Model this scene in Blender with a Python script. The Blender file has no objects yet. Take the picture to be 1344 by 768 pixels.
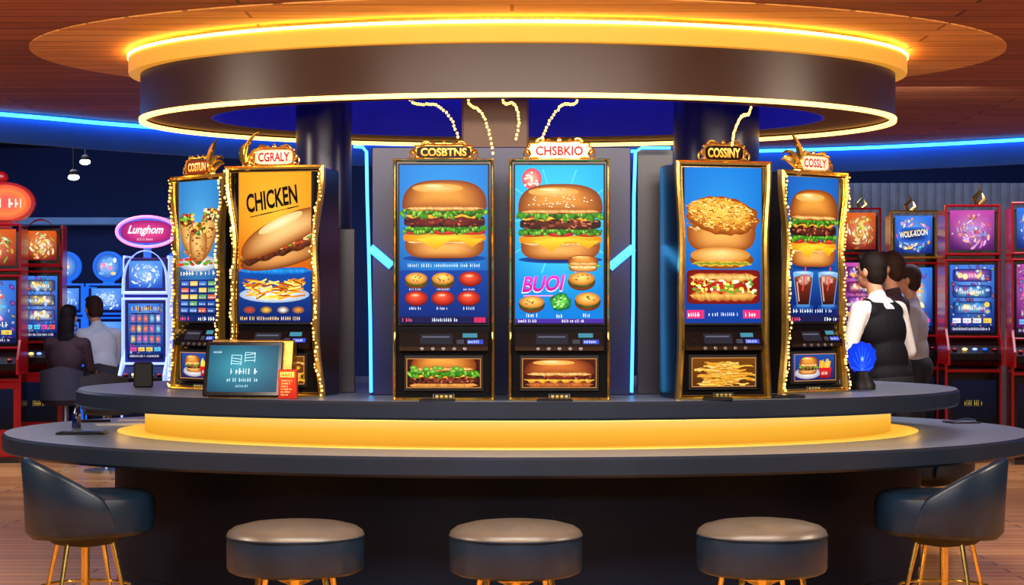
import bpy, math, random
from mathutils import Vector, Matrix
random.seed(7)
F=2600.0; CZ=1.4; CX=0.03; CY=10.4
scene=bpy.context.scene
COL=scene.collection
def PX(px,D): return (px-672)/F*D
def lin(c):
    return tuple((x/12.92 if x<=0.04045 else ((x+0.055)/1.055)**2.4) for x in c)
def rgb(r,g,b): return lin((r/255.,g/255.,b/255.))
# ---------------- materials
def pm(name,col,rough=0.5,metal=0.0,var=0.12,scale=8.0,emit=None,es=0.0,bump=0.0,coat=0.0,spec=0.5):
    m=bpy.data.materials.new(name); m.use_nodes=True
    nt=m.node_tree; b=nt.nodes['Principled BSDF']
    tc=nt.nodes.new('ShaderNodeTexCoord'); n=nt.nodes.new('ShaderNodeTexNoise')
    n.inputs['Scale'].default_value=scale; n.inputs['Detail'].default_value=4
    nt.links.new(tc.outputs['Object'],n.inputs['Vector'])
    r=nt.nodes.new('ShaderNodeValToRGB')
    c=Vector(col)
    r.color_ramp.elements[0].position=0.3; r.color_ramp.elements[1].position=0.7
    r.color_ramp.elements[0].color=(*(c*(1-var)),1); r.color_ramp.elements[1].color=(*(c*(1+var)),1)
    nt.links.new(n.outputs['Fac'],r.inputs['Fac'])
    nt.links.new(r.outputs['Color'],b.inputs['Base Color'])
    b.inputs['Roughness'].default_value=rough; b.inputs['Metallic'].default_value=metal
    b.inputs['Coat Weight'].default_value=coat; b.inputs['Specular IOR Level'].default_value=spec
    if emit is not None:
        b.inputs['Emission Color'].default_value=(*emit,1); b.inputs['Emission Strength'].default_value=es
    if bump>0:
        bp=nt.nodes.new('ShaderNodeBump'); bp.inputs['Strength'].default_value=bump; bp.inputs['Distance'].default_value=0.002
        n2=nt.nodes.new('ShaderNodeTexNoise'); n2.inputs['Scale'].default_value=scale*25
        nt.links.new(tc.outputs['Object'],n2.inputs['Vector'])
        nt.links.new(n2.outputs['Fac'],bp.inputs['Height']); nt.links.new(bp.outputs['Normal'],b.inputs['Normal'])
    return m
def plank(name,c1,c2,mortar,bw,rh,rough,rot=0.0,spec=0.15):
    m=bpy.data.materials.new(name); m.use_nodes=True
    nt=m.node_tree; b=nt.nodes['Principled BSDF']
    tc=nt.nodes.new('ShaderNodeTexCoord'); mp=nt.nodes.new('ShaderNodeMapping')
    mp.inputs['Rotation'].default_value=(0,0,rot)
    nt.links.new(tc.outputs['Object'],mp.inputs['Vector'])
    br=nt.nodes.new('ShaderNodeTexBrick'); br.inputs['Scale'].default_value=1
    br.inputs['Brick Width'].default_value=bw; br.inputs['Row Height'].default_value=rh
    br.inputs['Mortar Size'].default_value=0.008; br.offset=0.37
    br.inputs['Color1'].default_value=(*c1,1); br.inputs['Color2'].default_value=(*c2,1); br.inputs['Mortar'].default_value=(*mortar,1)
    nt.links.new(mp.outputs[0],br.inputs['Vector'])
    mp2=nt.nodes.new('ShaderNodeMapping'); mp2.inputs['Scale'].default_value=(1.0,16,1)
    nt.links.new(mp.outputs[0],mp2.inputs['Vector'])
    n=nt.nodes.new('ShaderNodeTexNoise'); n.inputs['Scale'].default_value=2.0; n.inputs['Detail'].default_value=6
    nt.links.new(mp2.outputs[0],n.inputs['Vector'])
    rp=nt.nodes.new('ShaderNodeValToRGB'); rp.color_ramp.elements[0].position=.3; rp.color_ramp.elements[1].position=.7
    rp.color_ramp.elements[0].color=(.62,.6,.6,1); rp.color_ramp.elements[1].color=(1.0,1.0,1.0,1)
    nt.links.new(n.outputs['Fac'],rp.inputs['Fac'])
    mx=nt.nodes.new('ShaderNodeMix'); mx.data_type='RGBA'; mx.blend_type='MULTIPLY'; mx.inputs[0].default_value=1
    nt.links.new(br.outputs['Color'],mx.inputs[6]); nt.links.new(rp.outputs['Color'],mx.inputs[7])
    nt.links.new(mx.outputs[2],b.inputs['Base Color'])
    b.inputs['Roughness'].default_value=rough; b.inputs['Specular IOR Level'].default_value=spec
    return m
def artmat(name,es,base=0.0):
    m=bpy.data.materials.new(name); m.use_nodes=True
    nt=m.node_tree; b=nt.nodes['Principled BSDF']
    a=nt.nodes.new('ShaderNodeAttribute'); a.attribute_name='Col'
    b.inputs['Base Color'].default_value=(0.004,0.004,0.004,1)
    if base>0: nt.links.new(a.outputs['Color'],b.inputs['Base Color'])
    b.inputs['Roughness'].default_value=0.25; b.inputs['Specular IOR Level'].default_value=0.08
    nt.links.new(a.outputs['Color'],b.inputs['Emission Color']); b.inputs['Emission Strength'].default_value=es
    return m
def glow_ramp(name,h):
    # shelf strip's light falloff painted as an emission ramp, brightest at the top
    m=pm(name,rgb(130,100,50),0.6,0,0.05,2,spec=.1); nt=m.node_tree; b=nt.nodes['Principled BSDF']
    tc=nt.nodes.new('ShaderNodeTexCoord'); sp=nt.nodes.new('ShaderNodeSeparateXYZ'); nt.links.new(tc.outputs['Object'],sp.inputs[0])
    mr=nt.nodes.new('ShaderNodeMapRange'); mr.inputs[1].default_value=0; mr.inputs[2].default_value=h
    nt.links.new(sp.outputs['Z'],mr.inputs[0])
    r=nt.nodes.new('ShaderNodeValToRGB'); e=r.color_ramp.elements
    e[0].position=0; e[0].color=(*rgb(214,148,34),1); e[1].position=1; e[1].color=(*rgb(255,226,130),1)
    k=e.new(.5); k.color=(*rgb(240,184,56),1)
    nt.links.new(mr.outputs[0],r.inputs['Fac']); nt.links.new(r.outputs['Color'],b.inputs['Emission Color']); b.inputs['Emission Strength'].default_value=.9
    return m
M={}
M['black']=pm('black_lacquer',rgb(12,11,14),0.18)
M['blackmatte']=pm('black_plastic',rgb(20,20,24),0.5,spec=.3)
M['gold']=pm('polished_gold_faint_glow',rgb(246,208,118),0.2,1.0,0.2,24,emit=rgb(220,160,50),es=0.06)  # faint emission added so the gold trim reads brighter
M['golddark']=pm('antique_gold',rgb(180,136,66),0.33,0.9,0.3,30)
M['counter']=pm('slate_countertop',rgb(96,112,142),0.36,0,0.08,5,bump=0.05,spec=0.4)
M['counteredge']=pm('dark_slate_edge',rgb(28,38,54),0.35,0,0.1,5,spec=.4)
M['drum']=pm('navy_charcoal_panel',rgb(6,18,38),0.5,0,0.12,3,spec=.2)
M['fascia']=pm('dark_bronze_fascia',rgb(60,42,34),0.34,0.0,0.1,3,spec=.35)
M['soffit']=pm('brown_soffit',rgb(120,76,48),0.6,0,0.1,3,spec=.1)
M['navy']=pm('navy_paint',rgb(14,22,84),0.3,0,0.15,3,spec=.5)
M['innerblue']=pm('blue_lit_panel',rgb(48,50,170),0.5,0,0.3,2,emit=rgb(40,40,190),es=0.22,spec=.2)  # slight emission added to stand for blue light on the band
M['goldband']=pm('amber_diffuser',rgb(225,165,70),0.5,0,0.05,3,emit=rgb(240,176,60),es=0.46,spec=.2)
M['led']=pm('warm_led',rgb(255,220,120),0.5,0,0.01,3,emit=rgb(255,200,100),es=4.2)
M['ledup']=pm('warm_led_uplight',rgb(255,220,120),0.5,0,0.01,3,emit=rgb(255,188,84),es=16.0)
M['led2']=pm('warm_led_soft',rgb(255,220,120),0.5,0,0.01,3,emit=rgb(255,190,80),es=9.0)
M['riser']=glow_ramp('amber_riser_painted_glow',.136)
M['light_spill']=pm('amber_light_spill',rgb(240,200,110),0.5,0,0.05,2,emit=rgb(250,190,70),es=.42,spec=.2)  # riser light spilling onto the countertop, made as a glowing ring
M['blueled']=pm('blue_led',rgb(60,150,255),0.5,0,0.01,3,emit=rgb(40,150,255),es=9.0)
M['cyanled']=pm('cyan_neon',rgb(90,200,255),0.5,0,0.01,3,emit=rgb(60,170,255),es=2.6)
M['hiddenblue']=pm('ultramarine_led',rgb(40,70,255),0.5,0,0.01,3,emit=rgb(50,60,255),es=9.0)
M['bulb']=pm('warm_bulb',rgb(255,220,150),0.4,0,0.01,3,emit=rgb(255,200,100),es=3.2)
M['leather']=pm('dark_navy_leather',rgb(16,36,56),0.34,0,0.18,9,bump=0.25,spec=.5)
M['leathertop']=pm('warm_lit_navy_leather_top',rgb(94,84,74),0.32,0,0.12,9,bump=0.25)  # navy top painted warmer and paler, with the lamplight in its colour
M['column']=pm('navy_column',rgb(24,28,72),0.28,0,0.1,3)
M['brown']=pm('dark_taupe_panel',rgb(48,42,52),0.3,0,0.12,3,spec=.5)
M['warmbrown']=pm('warm_brown_column',rgb(110,80,62),0.4,0,0.12,3,spec=.3)
M['wallblue']=pm('blue_wall',rgb(18,42,96),0.7,0,0.35,0.5)
M['wallgrey']=pm('grey_slatted_wall',rgb(128,112,104),0.7,0,0.2,6)
M['trimblue']=pm('blue_fascia',rgb(50,100,180),0.5,0,0.15,1,spec=.2)
M['darkceil']=pm('dark_ceiling',rgb(20,26,52),0.8)
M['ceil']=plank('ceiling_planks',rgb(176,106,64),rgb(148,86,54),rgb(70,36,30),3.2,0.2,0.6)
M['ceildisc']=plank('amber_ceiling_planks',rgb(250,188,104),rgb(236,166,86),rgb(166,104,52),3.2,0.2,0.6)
M['floor']=plank('wood_floor',rgb(240,172,100),rgb(206,136,76),rgb(100,60,38),1.6,0.14,0.28,spec=.25)
M['redlac']=pm('red_lacquer',rgb(140,14,20),0.2,0,0.1,5,emit=rgb(220,14,24),es=0.09)
M['bluelac']=pm('blue_lit_trim',rgb(30,80,200),0.3,0,0.1,5,emit=rgb(30,120,255),es=0.7)
M['whitelit']=pm('blue_white_lit_trim',rgb(160,180,255),0.3,0,0.1,5,emit=rgb(130,150,255),es=1.7)
M['pinkneon']=pm('pink_neon',rgb(255,130,190),0.3,0,0.02,5,emit=rgb(255,100,170),es=2.4)
M['paper']=pm('white_paper',rgb(225,228,235),0.7)
M['redbox']=pm('red_card',rgb(190,50,30),0.5,0,0.15,20)
M['blueglass']=pm('blue_glass',rgb(20,60,220),0.1,0,0.2,20,emit=rgb(10,60,255),es=0.6,coat=0.5)
M['darkglass']=pm('dark_blue_glass',rgb(16,30,90),0.1,0,0.2,20,coat=0.5)
M['skin']=pm('skin',rgb(214,152,118),0.5,0,0.05,9)
M['hair']=pm('dark_hair',rgb(24,16,14),0.6,0,0.4,40,bump=.6,spec=.2)
M['hairb']=pm('brown_hair',rgb(58,36,26),0.6,0,0.3,40,bump=.6,spec=.2)
M['shirt']=pm('white_cotton',rgb(236,232,230),0.8,0,0.06,14,bump=.3)
M['vest']=pm('black_waistcoat',rgb(18,16,24),0.75,0,0.1,9,spec=.2)
M['trouser']=pm('dark_trousers',rgb(22,22,28),0.8)
M['shirtgrey']=pm('grey_cotton',rgb(170,165,172),0.8)
M['shirtblue']=pm('pale_blue_cotton',rgb(232,238,250),0.8,0,.05,9,emit=None)
M['topdark']=pm('dark_knit',rgb(66,42,46),0.8)
M['shoe']=pm('black_shoe',rgb(16,16,18),0.35)
M['eye']=pm('eye_dark',rgb(30,20,18),0.2)
M['lip']=pm('lips',rgb(170,95,85),0.5)
M['chrome']=pm('brushed_steel',rgb(170,172,180),0.3,0.9)
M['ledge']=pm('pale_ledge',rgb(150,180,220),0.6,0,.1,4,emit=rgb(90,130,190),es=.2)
M['lampwhite']=pm('lamp_lens',rgb(255,245,230),0.5,0,0.01,3,emit=rgb(255,240,215),es=10)
M['chairgrey']=pm('grey_upholstery',rgb(56,56,68),0.7)
M['art']=artmat('display_picture',1.36)
M['artbg']=artmat('game_display',1.1)
M['artsign']=artmat('sign_print',0.75,1)
# ---------------- mesh builder
class MB:
    def __init__(s): s.v=[]; s.f=[]; s.m=[]; s.mi=0
    def add(s,vs,fs):
        o=len(s.v); s.v+= [tuple(v) for v in vs]
        for f in fs: s.f.append(tuple(i+o for i in f)); s.m.append(s.mi)
    def box(s,x0,x1,y0,y1,z0,z1,c=0.0):
        if c<=0:
            vs=[(x,y,z) for x in(x0,x1) for y in(y0,y1) for z in(z0,z1)]
            s.add(vs,[(0,1,3,2),(4,6,7,5),(0,4,5,1),(2,3,7,6),(0,2,6,4),(1,5,7,3)]); return
        def ring(i,z): 
            a0,a1,b0,b1=x0+i,x1-i,y0+i,y1-i
            k=c
            return [(a0+k,b0,z),(a1-k,b0,z),(a1,b0+k,z),(a1,b1-k,z),(a1-k,b1,z),(a0+k,b1,z),(a0,b1-k,z),(a0,b0+k,z)]
        rs=[ring(c,z0),ring(0,z0+c),ring(0,z1-c),ring(c,z1)]
        s.rings(rs,True,True)
    def rings(s,rs,cap0=False,cap1=False,closed=False):
        n=len(rs[0]); vs=[p for r in rs for p in r]; fs=[]
        k=len(rs); 
        for i in range(k if closed else k-1):
            a=i*n; b=((i+1)%k)*n
            for j in range(n):
                j2=(j+1)%n; fs.append((a+j,a+j2,b+j2,b+j))
        if cap0: fs.append(tuple(range(n))[::-1])
        if cap1: fs.append(tuple(range((k-1)*n,k*n)))
        s.add(vs,fs)
    def lathe(s,prof,cx=0,cy=0,n=32,a=0,b=0,cap0=False,cap1=False,closed=False):
        rs=[[(cx+(a+r)*math.cos(2*math.pi*j/n),cy+(b+r)*math.sin(2*math.pi*j/n),z) for j in range(n)] for r,z in prof]
        s.rings(rs,cap0,cap1,closed)
    def tube(s,pts,r,n=8,closed=False,flat=1.0):
        pts=[Vector(p) for p in pts]; k=len(pts)
        rr=r if isinstance(r,(list,tuple)) else [r]*k
        up=None; rs=[]
        for i,p in enumerate(pts):
            if closed: t=(pts[(i+1)%k]-pts[i-1])
            else: t=pts[min(i+1,k-1)]-pts[max(i-1,0)]
            t.normalize()
            if up is None:
                up=Vector((0,0,1)) if abs(t.z)<0.9 else Vector((0,1,0))
            u=(up-t*up.dot(t)); 
            if u.length<1e-6: u=t.orthogonal()
            u.normalize(); w=t.cross(u); up=u
            rs.append([p+u*(rr[i]*math.cos(2*math.pi*j/n))+w*(rr[i]*flat*math.sin(2*math.pi*j/n)) for j in range(n)])
        s.rings(rs,not closed,not closed,closed)
    def sphere(s,c,r,n=12,m=8):
        rx,ry,rz=r if isinstance(r,(tuple,list)) else (r,r,r)
        vs=[(c[0],c[1],c[2]-rz)]
        for i in range(1,m):
            t=-math.pi/2+math.pi*i/m
            for j in range(n):
                a=2*math.pi*j/n
                vs.append((c[0]+rx*math.cos(t)*math.cos(a),c[1]+ry*math.cos(t)*math.sin(a),c[2]+rz*math.sin(t)))
        vs.append((c[0],c[1],c[2]+rz)); fs=[]
        for j in range(n):
            fs.append((0,1+(j+1)%n,1+j)); L=len(vs)-1; b=1+(m-2)*n
            fs.append((L,b+j,b+(j+1)%n))
        for i in range(m-2):
            for j in range(n):
                a=1+i*n; b=a+n; fs.append((a+j,a+(j+1)%n,b+(j+1)%n,b+j))
        s.add(vs,fs)
    def capsule(s,p0,r0,p1,r1,n=12):
        p0=Vector(p0);p1=Vector(p1); t=(p1-p0).normalized()
        pts=[];rs=[]
        for i in range(4):
            a=math.pi/2*(1-i/4.0)*0.98; pts.append(p0-t*r0*math.sin(a)); rs.append(r0*math.cos(a)+1e-4)
        pts.append(p0);rs.append(r0);pts.append(p0.lerp(p1,.5));rs.append((r0+r1)/2);pts.append(p1);rs.append(r1)
        for i in range(1,5):
            a=math.pi/2*(i/4.0)*0.98; pts.append(p1+t*r1*math.sin(a)); rs.append(r1*math.cos(a)+1e-4)
        s.tube(pts,rs,n)
    def prism(s,poly,y0,y1):
        n=len(poly)
        vs=[(x,y0,z) for x,z in poly]+[(x,y1,z) for x,z in poly]
        fs=[tuple(range(n)),tuple(range(n,2*n))[::-1]]+[(i,i+n,(i+1)%n+n,(i+1)%n) for i in range(n)]
        s.add(vs,fs)
    def frame(s,outer,inner,y0,y1,ridge=0.0):
        mid=[((a[0]+b[0])/2,(a[1]+b[1])/2) for a,b in zip(outer,inner)]
        L=[(outer,y1),(outer,y0)]+([(mid,y0-ridge)] if ridge else [])+[(inner,y0),(inner,y1)]
        rs=[[(x,y,z) for x,z in o] for o,y in L]
        s.rings(rs,closed=True)
    def mesh(s,name,mats,smooth=True,angle=35):
        me=bpy.data.meshes.new(name); me.from_pydata(s.v,[],s.f)
        for m in mats: me.materials.append(m)
        me.polygons.foreach_set('material_index',s.m); me.update()
        import bmesh
        bm=bmesh.new(); bm.from_mesh(me); bmesh.ops.recalc_face_normals(bm,faces=bm.faces); bm.to_mesh(me); bm.free()
        if smooth:
            me.polygons.foreach_set('use_smooth',[True]*len(me.polygons)); me.set_sharp_from_angle(angle=math.radians(angle))
        return me
def thing(name,label,cat,loc=(0,0,0),rot=0,group=None):
    o=bpy.data.objects.new(name,None); o.empty_display_size=0.1; o.location=loc; o.rotation_euler=(0,0,rot)
    COL.objects.link(o); o['label']=label; o['category']=cat
    if group: o['group']=group
    return o
def part(name,mb,parent,mats,label=None,loc=(0,0,0),rot=(0,0,0),smooth=True,angle=35):
    me=mb.mesh(name,mats if isinstance(mats,list) else [mats],smooth,angle) if isinstance(mb,MB) else mb
    o=bpy.data.objects.new(name,me); COL.objects.link(o); o.parent=parent; o.location=loc; o.rotation_euler=rot
    if label: o['label']=label
    return o
def solid(name,mb,mats,label,cat,loc=(0,0,0),rot=0,group=None,structure=False):
    o=part(name,mb,None,mats,loc=loc,rot=(0,0,rot))
    if structure: o['kind']='structure'
    o['label']=label
    o['category']=cat
    if group: o['group']=group
    return o
def dup(root,loc,rot=0,label=None,scale=None):
    def cp(o,parent):
        n=o.copy(); COL.objects.link(n)
        if parent is not None:
            n.parent=parent; n.matrix_parent_inverse=o.matrix_parent_inverse.copy()
        for c in list(o.children): cp(c,n)
        return n
    n=cp(root,None); n.location=loc; n.rotation_euler=(0,0,rot)
    if label: n['label']=label
    if scale: n.scale=scale
    return n
# ---------------- Art
_tc={}
def textgeo(s):
    if s in _tc: return _tc[s]
    cu=bpy.data.curves.new('t','FONT'); cu.body=s; cu.size=1; cu.offset=0.03; cu.resolution_u=3
    o=bpy.data.objects.new('t',cu); COL.objects.link(o); dg=bpy.context.evaluated_depsgraph_get()
    me=bpy.data.meshes.new_from_object(o.evaluated_get(dg))
    vs=[(v.co.x,v.co.y) for v in me.vertices]; fs=[tuple(p.vertices) for p in me.polygons]
    bpy.data.objects.remove(o); bpy.data.curves.remove(cu); bpy.data.meshes.remove(me)
    x0=min(v[0] for v in vs);x1=max(v[0] for v in vs);y0=min(v[1] for v in vs);y1=max(v[1] for v in vs)
    vs=[((x-x0)/(x1-x0),(y-y0)/(y1-y0)) for x,y in vs]
    _tc[s]=(vs,fs); return _tc[s]
def mixc(a,b,t): return tuple(a[i]+(b[i]-a[i])*t for i in range(3))
class Art:
    def __init__(s,x0,y0,x1,y1): s.b=(x0,y0,x1,y1); s.v=[];s.c=[];s.f=[];s.l=0
    def add(s,pts,cols,fs):
        s.l+=1; o=len(s.v)
        x0,y0,x1,y1=s.b
        s.v+=[(min(max(p[0],x0),x1),min(max(p[1],y0),y1),s.l) for p in pts]; s.c+=cols
        s.f+=[tuple(i+o for i in f) for f in fs]
    def rect(s,x0,y0,x1,y1,ct,cb=None):
        cb=cb or ct; s.add([(x0,y0),(x1,y0),(x1,y1),(x0,y1)],[rgb(*ct)]*2+[rgb(*cb)]*2,[(0,1,2,3)])
    def grid(s,x0,y0,x1,y1,fn,n=14,m=24):
        pts=[];cols=[]
        for j in range(m+1):
            for i in range(n+1):
                x=x0+(x1-x0)*i/n;y=y0+(y1-y0)*j/m; pts.append((x,y)); cols.append(rgb(*fn(i/n,j/m)))
        s.add(pts,cols,[(j*(n+1)+i,j*(n+1)+i+1,(j+1)*(n+1)+i+1,(j+1)*(n+1)+i) for j in range(m) for i in range(n)])
    def blob(s,out,cc,ce,h=None,rings=5,jit=0.0,pw=1.5):
        n=len(out); mx=sum(p[0] for p in out)/n; my=sum(p[1] for p in out)/n
        hx,hy=h if h else (mx,my); pts=[(hx,hy)]; cols=[rgb(*cc)]
        for r in range(1,rings+1):
            t=r/rings
            for p in out:
                pts.append((hx+(p[0]-hx)*t,hy+(p[1]-hy)*t))
                c=mixc(cc,ce,t**pw); j=1+random.uniform(-jit,jit); cols.append(rgb(*[min(255,max(0,k*j)) for k in c]))
        fs=[(0,1+j,1+(j+1)%n) for j in range(n)]
        for r in range(rings-1):
            a=1+r*n;b=a+n
            fs+=[(a+j,b+j,b+(j+1)%n,a+(j+1)%n) for j in range(n)]
        s.add(pts,cols,fs)
    def ell(s,cx,cy,rx,ry,cc,ce=None,rot=0,jit=0,n=24,hx=0,hy=0,rough=0,pw=1.5,rings=5):
        ce=ce or cc; ca,sa=math.cos(rot),math.sin(rot); o=[]
        for i in range(n):
            a=2*math.pi*i/n; k=1+random.uniform(-rough,rough)
            x=rx*math.cos(a)*k;y=ry*math.sin(a)*k; o.append((cx+x*ca-y*sa,cy+x*sa+y*ca))
        s.blob(o,cc,ce,(cx+hx,cy+hy),jit=jit,pw=pw,rings=rings)
    def rrect(s,x0,y0,x1,y1,cc,ce=None,p=4,jit=0,n=40):
        ce=ce or cc; cx,cy=(x0+x1)/2,(y0+y1)/2; o=[]
        for i in range(n):
            a=2*math.pi*i/n; c,si=math.cos(a),math.sin(a)
            o.append((cx+(x1-x0)/2*math.copysign(abs(c)**(2/p),c),cy+(y1-y0)/2*math.copysign(abs(si)**(2/p),si)))
        s.blob(o,cc,ce,jit=jit)
    def strip(s,x0,x1,yt,yb,c1,c2,amp=2,fr=6,jit=0.15,n=36,curve=0,slope=0):
        pts=[];cols=[]
        ph=random.random()*6
        for i in range(n+1):
            t=i/n; x=x0+(x1-x0)*t; cv=curve*(2*t-1)**2+slope*t
            ed=min(1,min(t,1-t)*10)
            ym=(yt+yb)/2; h=(yb-yt)/2*ed
            w=amp*math.sin(ph+fr*2*math.pi*t)+random.uniform(-.3,.3)*amp
            pts+= [(x,ym-h+w*0.4-cv),(x,ym-cv),(x,ym+h+w-cv)]
            for c in (c2,c1,c2):
                j=1+random.uniform(-jit,jit); cols.append(rgb(*[min(255,max(0,k*j)) for k in c]))
        fs=[]
        for i in range(n):
            a=i*3; fs+=[(a,a+1,a+4,a+3),(a+1,a+2,a+5,a+4)]
        s.add(pts,cols,fs)
    def poly(s,pts,c,c2=None):
        n=len(pts); cols=[rgb(*c)]*n if not c2 else [rgb(*(c if i<n/2 else c2)) for i in range(n)]
        s.add(pts,cols,[tuple(range(n))])
    def text(s,t,x,y,w,h,c,rot=0,slant=0,c2=None):
        vs,fs=textgeo(t); ca,sa=math.cos(rot),math.sin(rot); pts=[];cols=[]
        for u,v in vs:
            px=u*w+slant*h*v; py=-v*h
            pts.append((x+px*ca-py*sa,y+px*sa+py*ca)); cols.append(rgb(*(mixc(c2,c,v) if c2 else c)))
        s.add(pts,cols,fs)
    def scrib(s,x,y,w,h,c):
        cx=x
        while cx<x+w-h*.4:
            k=random.choice([.5,.7,.8,1.0]); ww=h*.45*k
            s.rect(cx,y-h*random.choice([.8,1,1]),cx+ww*.45,y,c)
            if random.random()<.7: s.rect(cx,y-h*.55,cx+ww,y-h*.3,c)
            cx+=ww+h*.22+(h*.4 if random.random()<.15 else 0)
    def line(s,x0,y0,x1,y1,w,c):
        d=math.hypot(x1-x0,y1-y0); nx,ny=-(y1-y0)/d*w/2,(x1-x0)/d*w/2
        s.poly([(x0+nx,y0+ny),(x1+nx,y1+ny),(x1-nx,y1-ny),(x0-nx,y0-ny)],c)
    def mesh(s,name,X0,Z0,X1,Z1,y=0,step=0.00010,mat=None):
        x0,y0,x1,y1=s.b
        if s.l*step>.012: step=.012/s.l
        V=[(X0+(p[0]-x0)/(x1-x0)*(X1-X0),y-step*p[2],Z1-(p[1]-y0)/(y1-y0)*(Z1-Z0)) for p in s.v]
        me=bpy.data.meshes.new(name); me.from_pydata(V,[],s.f)
        at=me.color_attributes.new('Col','FLOAT_COLOR','POINT')
        at.data.foreach_set('color',[k for c in s.c for k in (c[0],c[1],c[2],1.0)])
        me.materials.append(mat or M['art']); me.update(); return me
def bun_top(A,cx,y0,y1,w,cc=(236,156,62),ce=(120,48,8),seeds=False):
    o=[];n=36
    for i in range(n+1):
        a=math.pi*i/n; o.append((cx-w/2*math.copysign(abs(math.cos(a))**0.7,math.cos(a)),y1-(y1-y0)*abs(math.sin(a))**0.72))
    o+= [(cx+w/2*.97,y1+2),(cx+w*.4,y1+4),(cx,y1+5),(cx-w*.4,y1+4),(cx-w/2*.97,y1+2)]
    A.blob(o,cc,ce,(cx-w*.05,y0+(y1-y0)*.42),rings=12,pw=2.0,jit=.015)
    A.ell(cx-w*.08,y0+(y1-y0)*.30,w*.30,(y1-y0)*.17,(252,206,132),(233,156,66),pw=.9,rings=8,n=30)
    A.ell(cx-w*.13,y0+(y1-y0)*.22,w*.12,(y1-y0)*.05,(255,238,196),(250,204,130),pw=.8)
    A.strip(cx-w*.46,cx+w*.46,y1-1,y1+4,(244,190,112),(176,96,34),.5,3)
    if seeds:
        for i in range(44):
            a=random.uniform(0,math.pi); r=random.uniform(.1,.85)
            x=cx+w/2*r*math.cos(a); y=y1-4-(y1-y0)*.85*r*math.sin(a)
            A.ell(x+.4,y+.5,1.4,.9,(150,74,20),n=6,rings=1); A.ell(x,y,1.3,.8,(255,240,205),n=6,rings=1)
def bun_bot(A,cx,y0,y1,w):
    o=[];n=24
    for i in range(n+1):
        a=math.pi*i/n; o.append((cx+w/2*math.copysign(abs(math.cos(a))**0.45,math.cos(a)),y0+(y1-y0)*abs(math.sin(a))**0.6))
    A.blob(o,(240,170,84),(130,56,12),(cx,y0+(y1-y0)*.35),rings=8,pw=2.2,jit=.02)
    A.strip(cx-w*.47,cx+w*.47,y0-1,y0+3,(250,212,145),(222,156,84),.5,3)
def lettuce(A,x0,x1,yt,yb):
    w=x1-x0
    A.strip(x0,x1,yt,yb,(56,120,24),(16,62,12),2,5,.3)
    for i in range(30):
        x=x0+w*(i+.5)/30; y=(yt+yb)/2+random.uniform(-.3,.6)*(yb-yt)
        A.ell(x,y,w*.026,(yb-yt)*random.uniform(.25,.6),random.choice([(172,222,80),(120,190,50),(80,156,34)]),random.choice([(40,108,18),(26,80,12)]),rot=random.uniform(-.8,.8),n=10,hx=-1,hy=-1,rings=3)
def patty(A,x0,x1,yt,yb,c=(96,36,24)):
    w=x1-x0
    A.rrect(x0,yt,x1,yb,mixc(c,(150,70,40),.25),mixc(c,(16,4,4),.65),p=5,jit=.12)
    for i in range(54):
        A.ell(random.uniform(x0+3,x1-3),random.uniform(yt+1,yb-1),random.uniform(1,w*.03),random.uniform(.8,2),random.choice([(150,66,40),(44,12,8),(110,40,26),(196,110,76),(26,6,6)]),n=7,rings=1)
def burger(A,cx,y0,y1,w,seeds=False,red=False):
    H=y1-y0; Y=lambda t:y0+H*t
    A.ell(cx,Y(1.0),w*.5,H*.05,(4,30,80),(10,70,150))
    bun_bot(A,cx,Y(.78),Y(1),w*.94)
    A.rrect(cx-w*.49,Y(.68),cx+w*.49,Y(.79),(255,210,54),(216,122,8),p=5)
    A.poly([(cx-w*.34,Y(.75)),(cx+w*.08,Y(.75)),(cx-w*.1,Y(.89))],(255,200,44),(232,146,14))
    A.poly([(cx+w*.15,Y(.75)),(cx+w*.46,Y(.75)),(cx+w*.33,Y(.86))],(250,190,30),(224,140,14))
    for k in(-.33,0,.33): A.ell(cx+w*k,Y(.665),w*.16,H*.035,(236,76,48),(150,14,10),hy=-1)
    lettuce(A,cx-w*.49,cx+w*.49,Y(.58),Y(.66))
    patty(A,cx-w*.48,cx+w*.48,Y(.46),Y(.60),(122,22,30) if red else (86,30,20))
    A.strip(cx-w*.47,cx+w*.47,Y(.43),Y(.48),(255,200,56),(216,132,20),1.5,4)
    for k in(-.3,.05,.36): A.ell(cx+w*k,Y(.43),w*.15,H*.025,(230,70,46),(150,16,12))
    lettuce(A,cx-w*.51,cx+w*.51,Y(.33),Y(.45))
    bun_top(A,cx,Y(0),Y(.35),w,seeds=seeds)
def coin(A,x,y,rx,ry,kind=0):
    if kind==0:
        A.ell(x,y+ry*.35,rx,ry,(160,84,20),(90,40,8)); A.ell(x,y+ry*.2,rx*1.02,ry*.8,(110,150,50),(60,50,16),jit=.2); A.ell(x,y-ry*.1,rx*.97,ry*.8,(255,214,112),(186,104,26),n=20,hy=-ry*.2)
        for i in range(6): A.ell(x+random.uniform(-.5,.5)*rx,y-ry*.15+random.uniform(-.4,.4)*ry,1.4,1,(150,80,20),n=6,rings=1)
    elif kind==1:
        A.ell(x,y+1,rx,ry,(90,12,8)); A.ell(x,y,rx,ry*.95,(250,90,54),(140,12,8),hx=-rx*.2,hy=-ry*.3); A.ell(x-rx*.1,y-ry*.35,rx*.4,ry*.22,(255,196,150),(238,100,66))
    else:
        A.ell(x,y,rx,ry*1.1,(110,220,80),(14,90,40),jit=.35,rough=.1)
        for i in range(14): A.ell(x+random.uniform(-.6,.6)*rx,y+random.uniform(-.6,.6)*ry,2,1.5,random.choice([(190,240,140),(30,130,50)]),n=6,rings=1)
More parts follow.
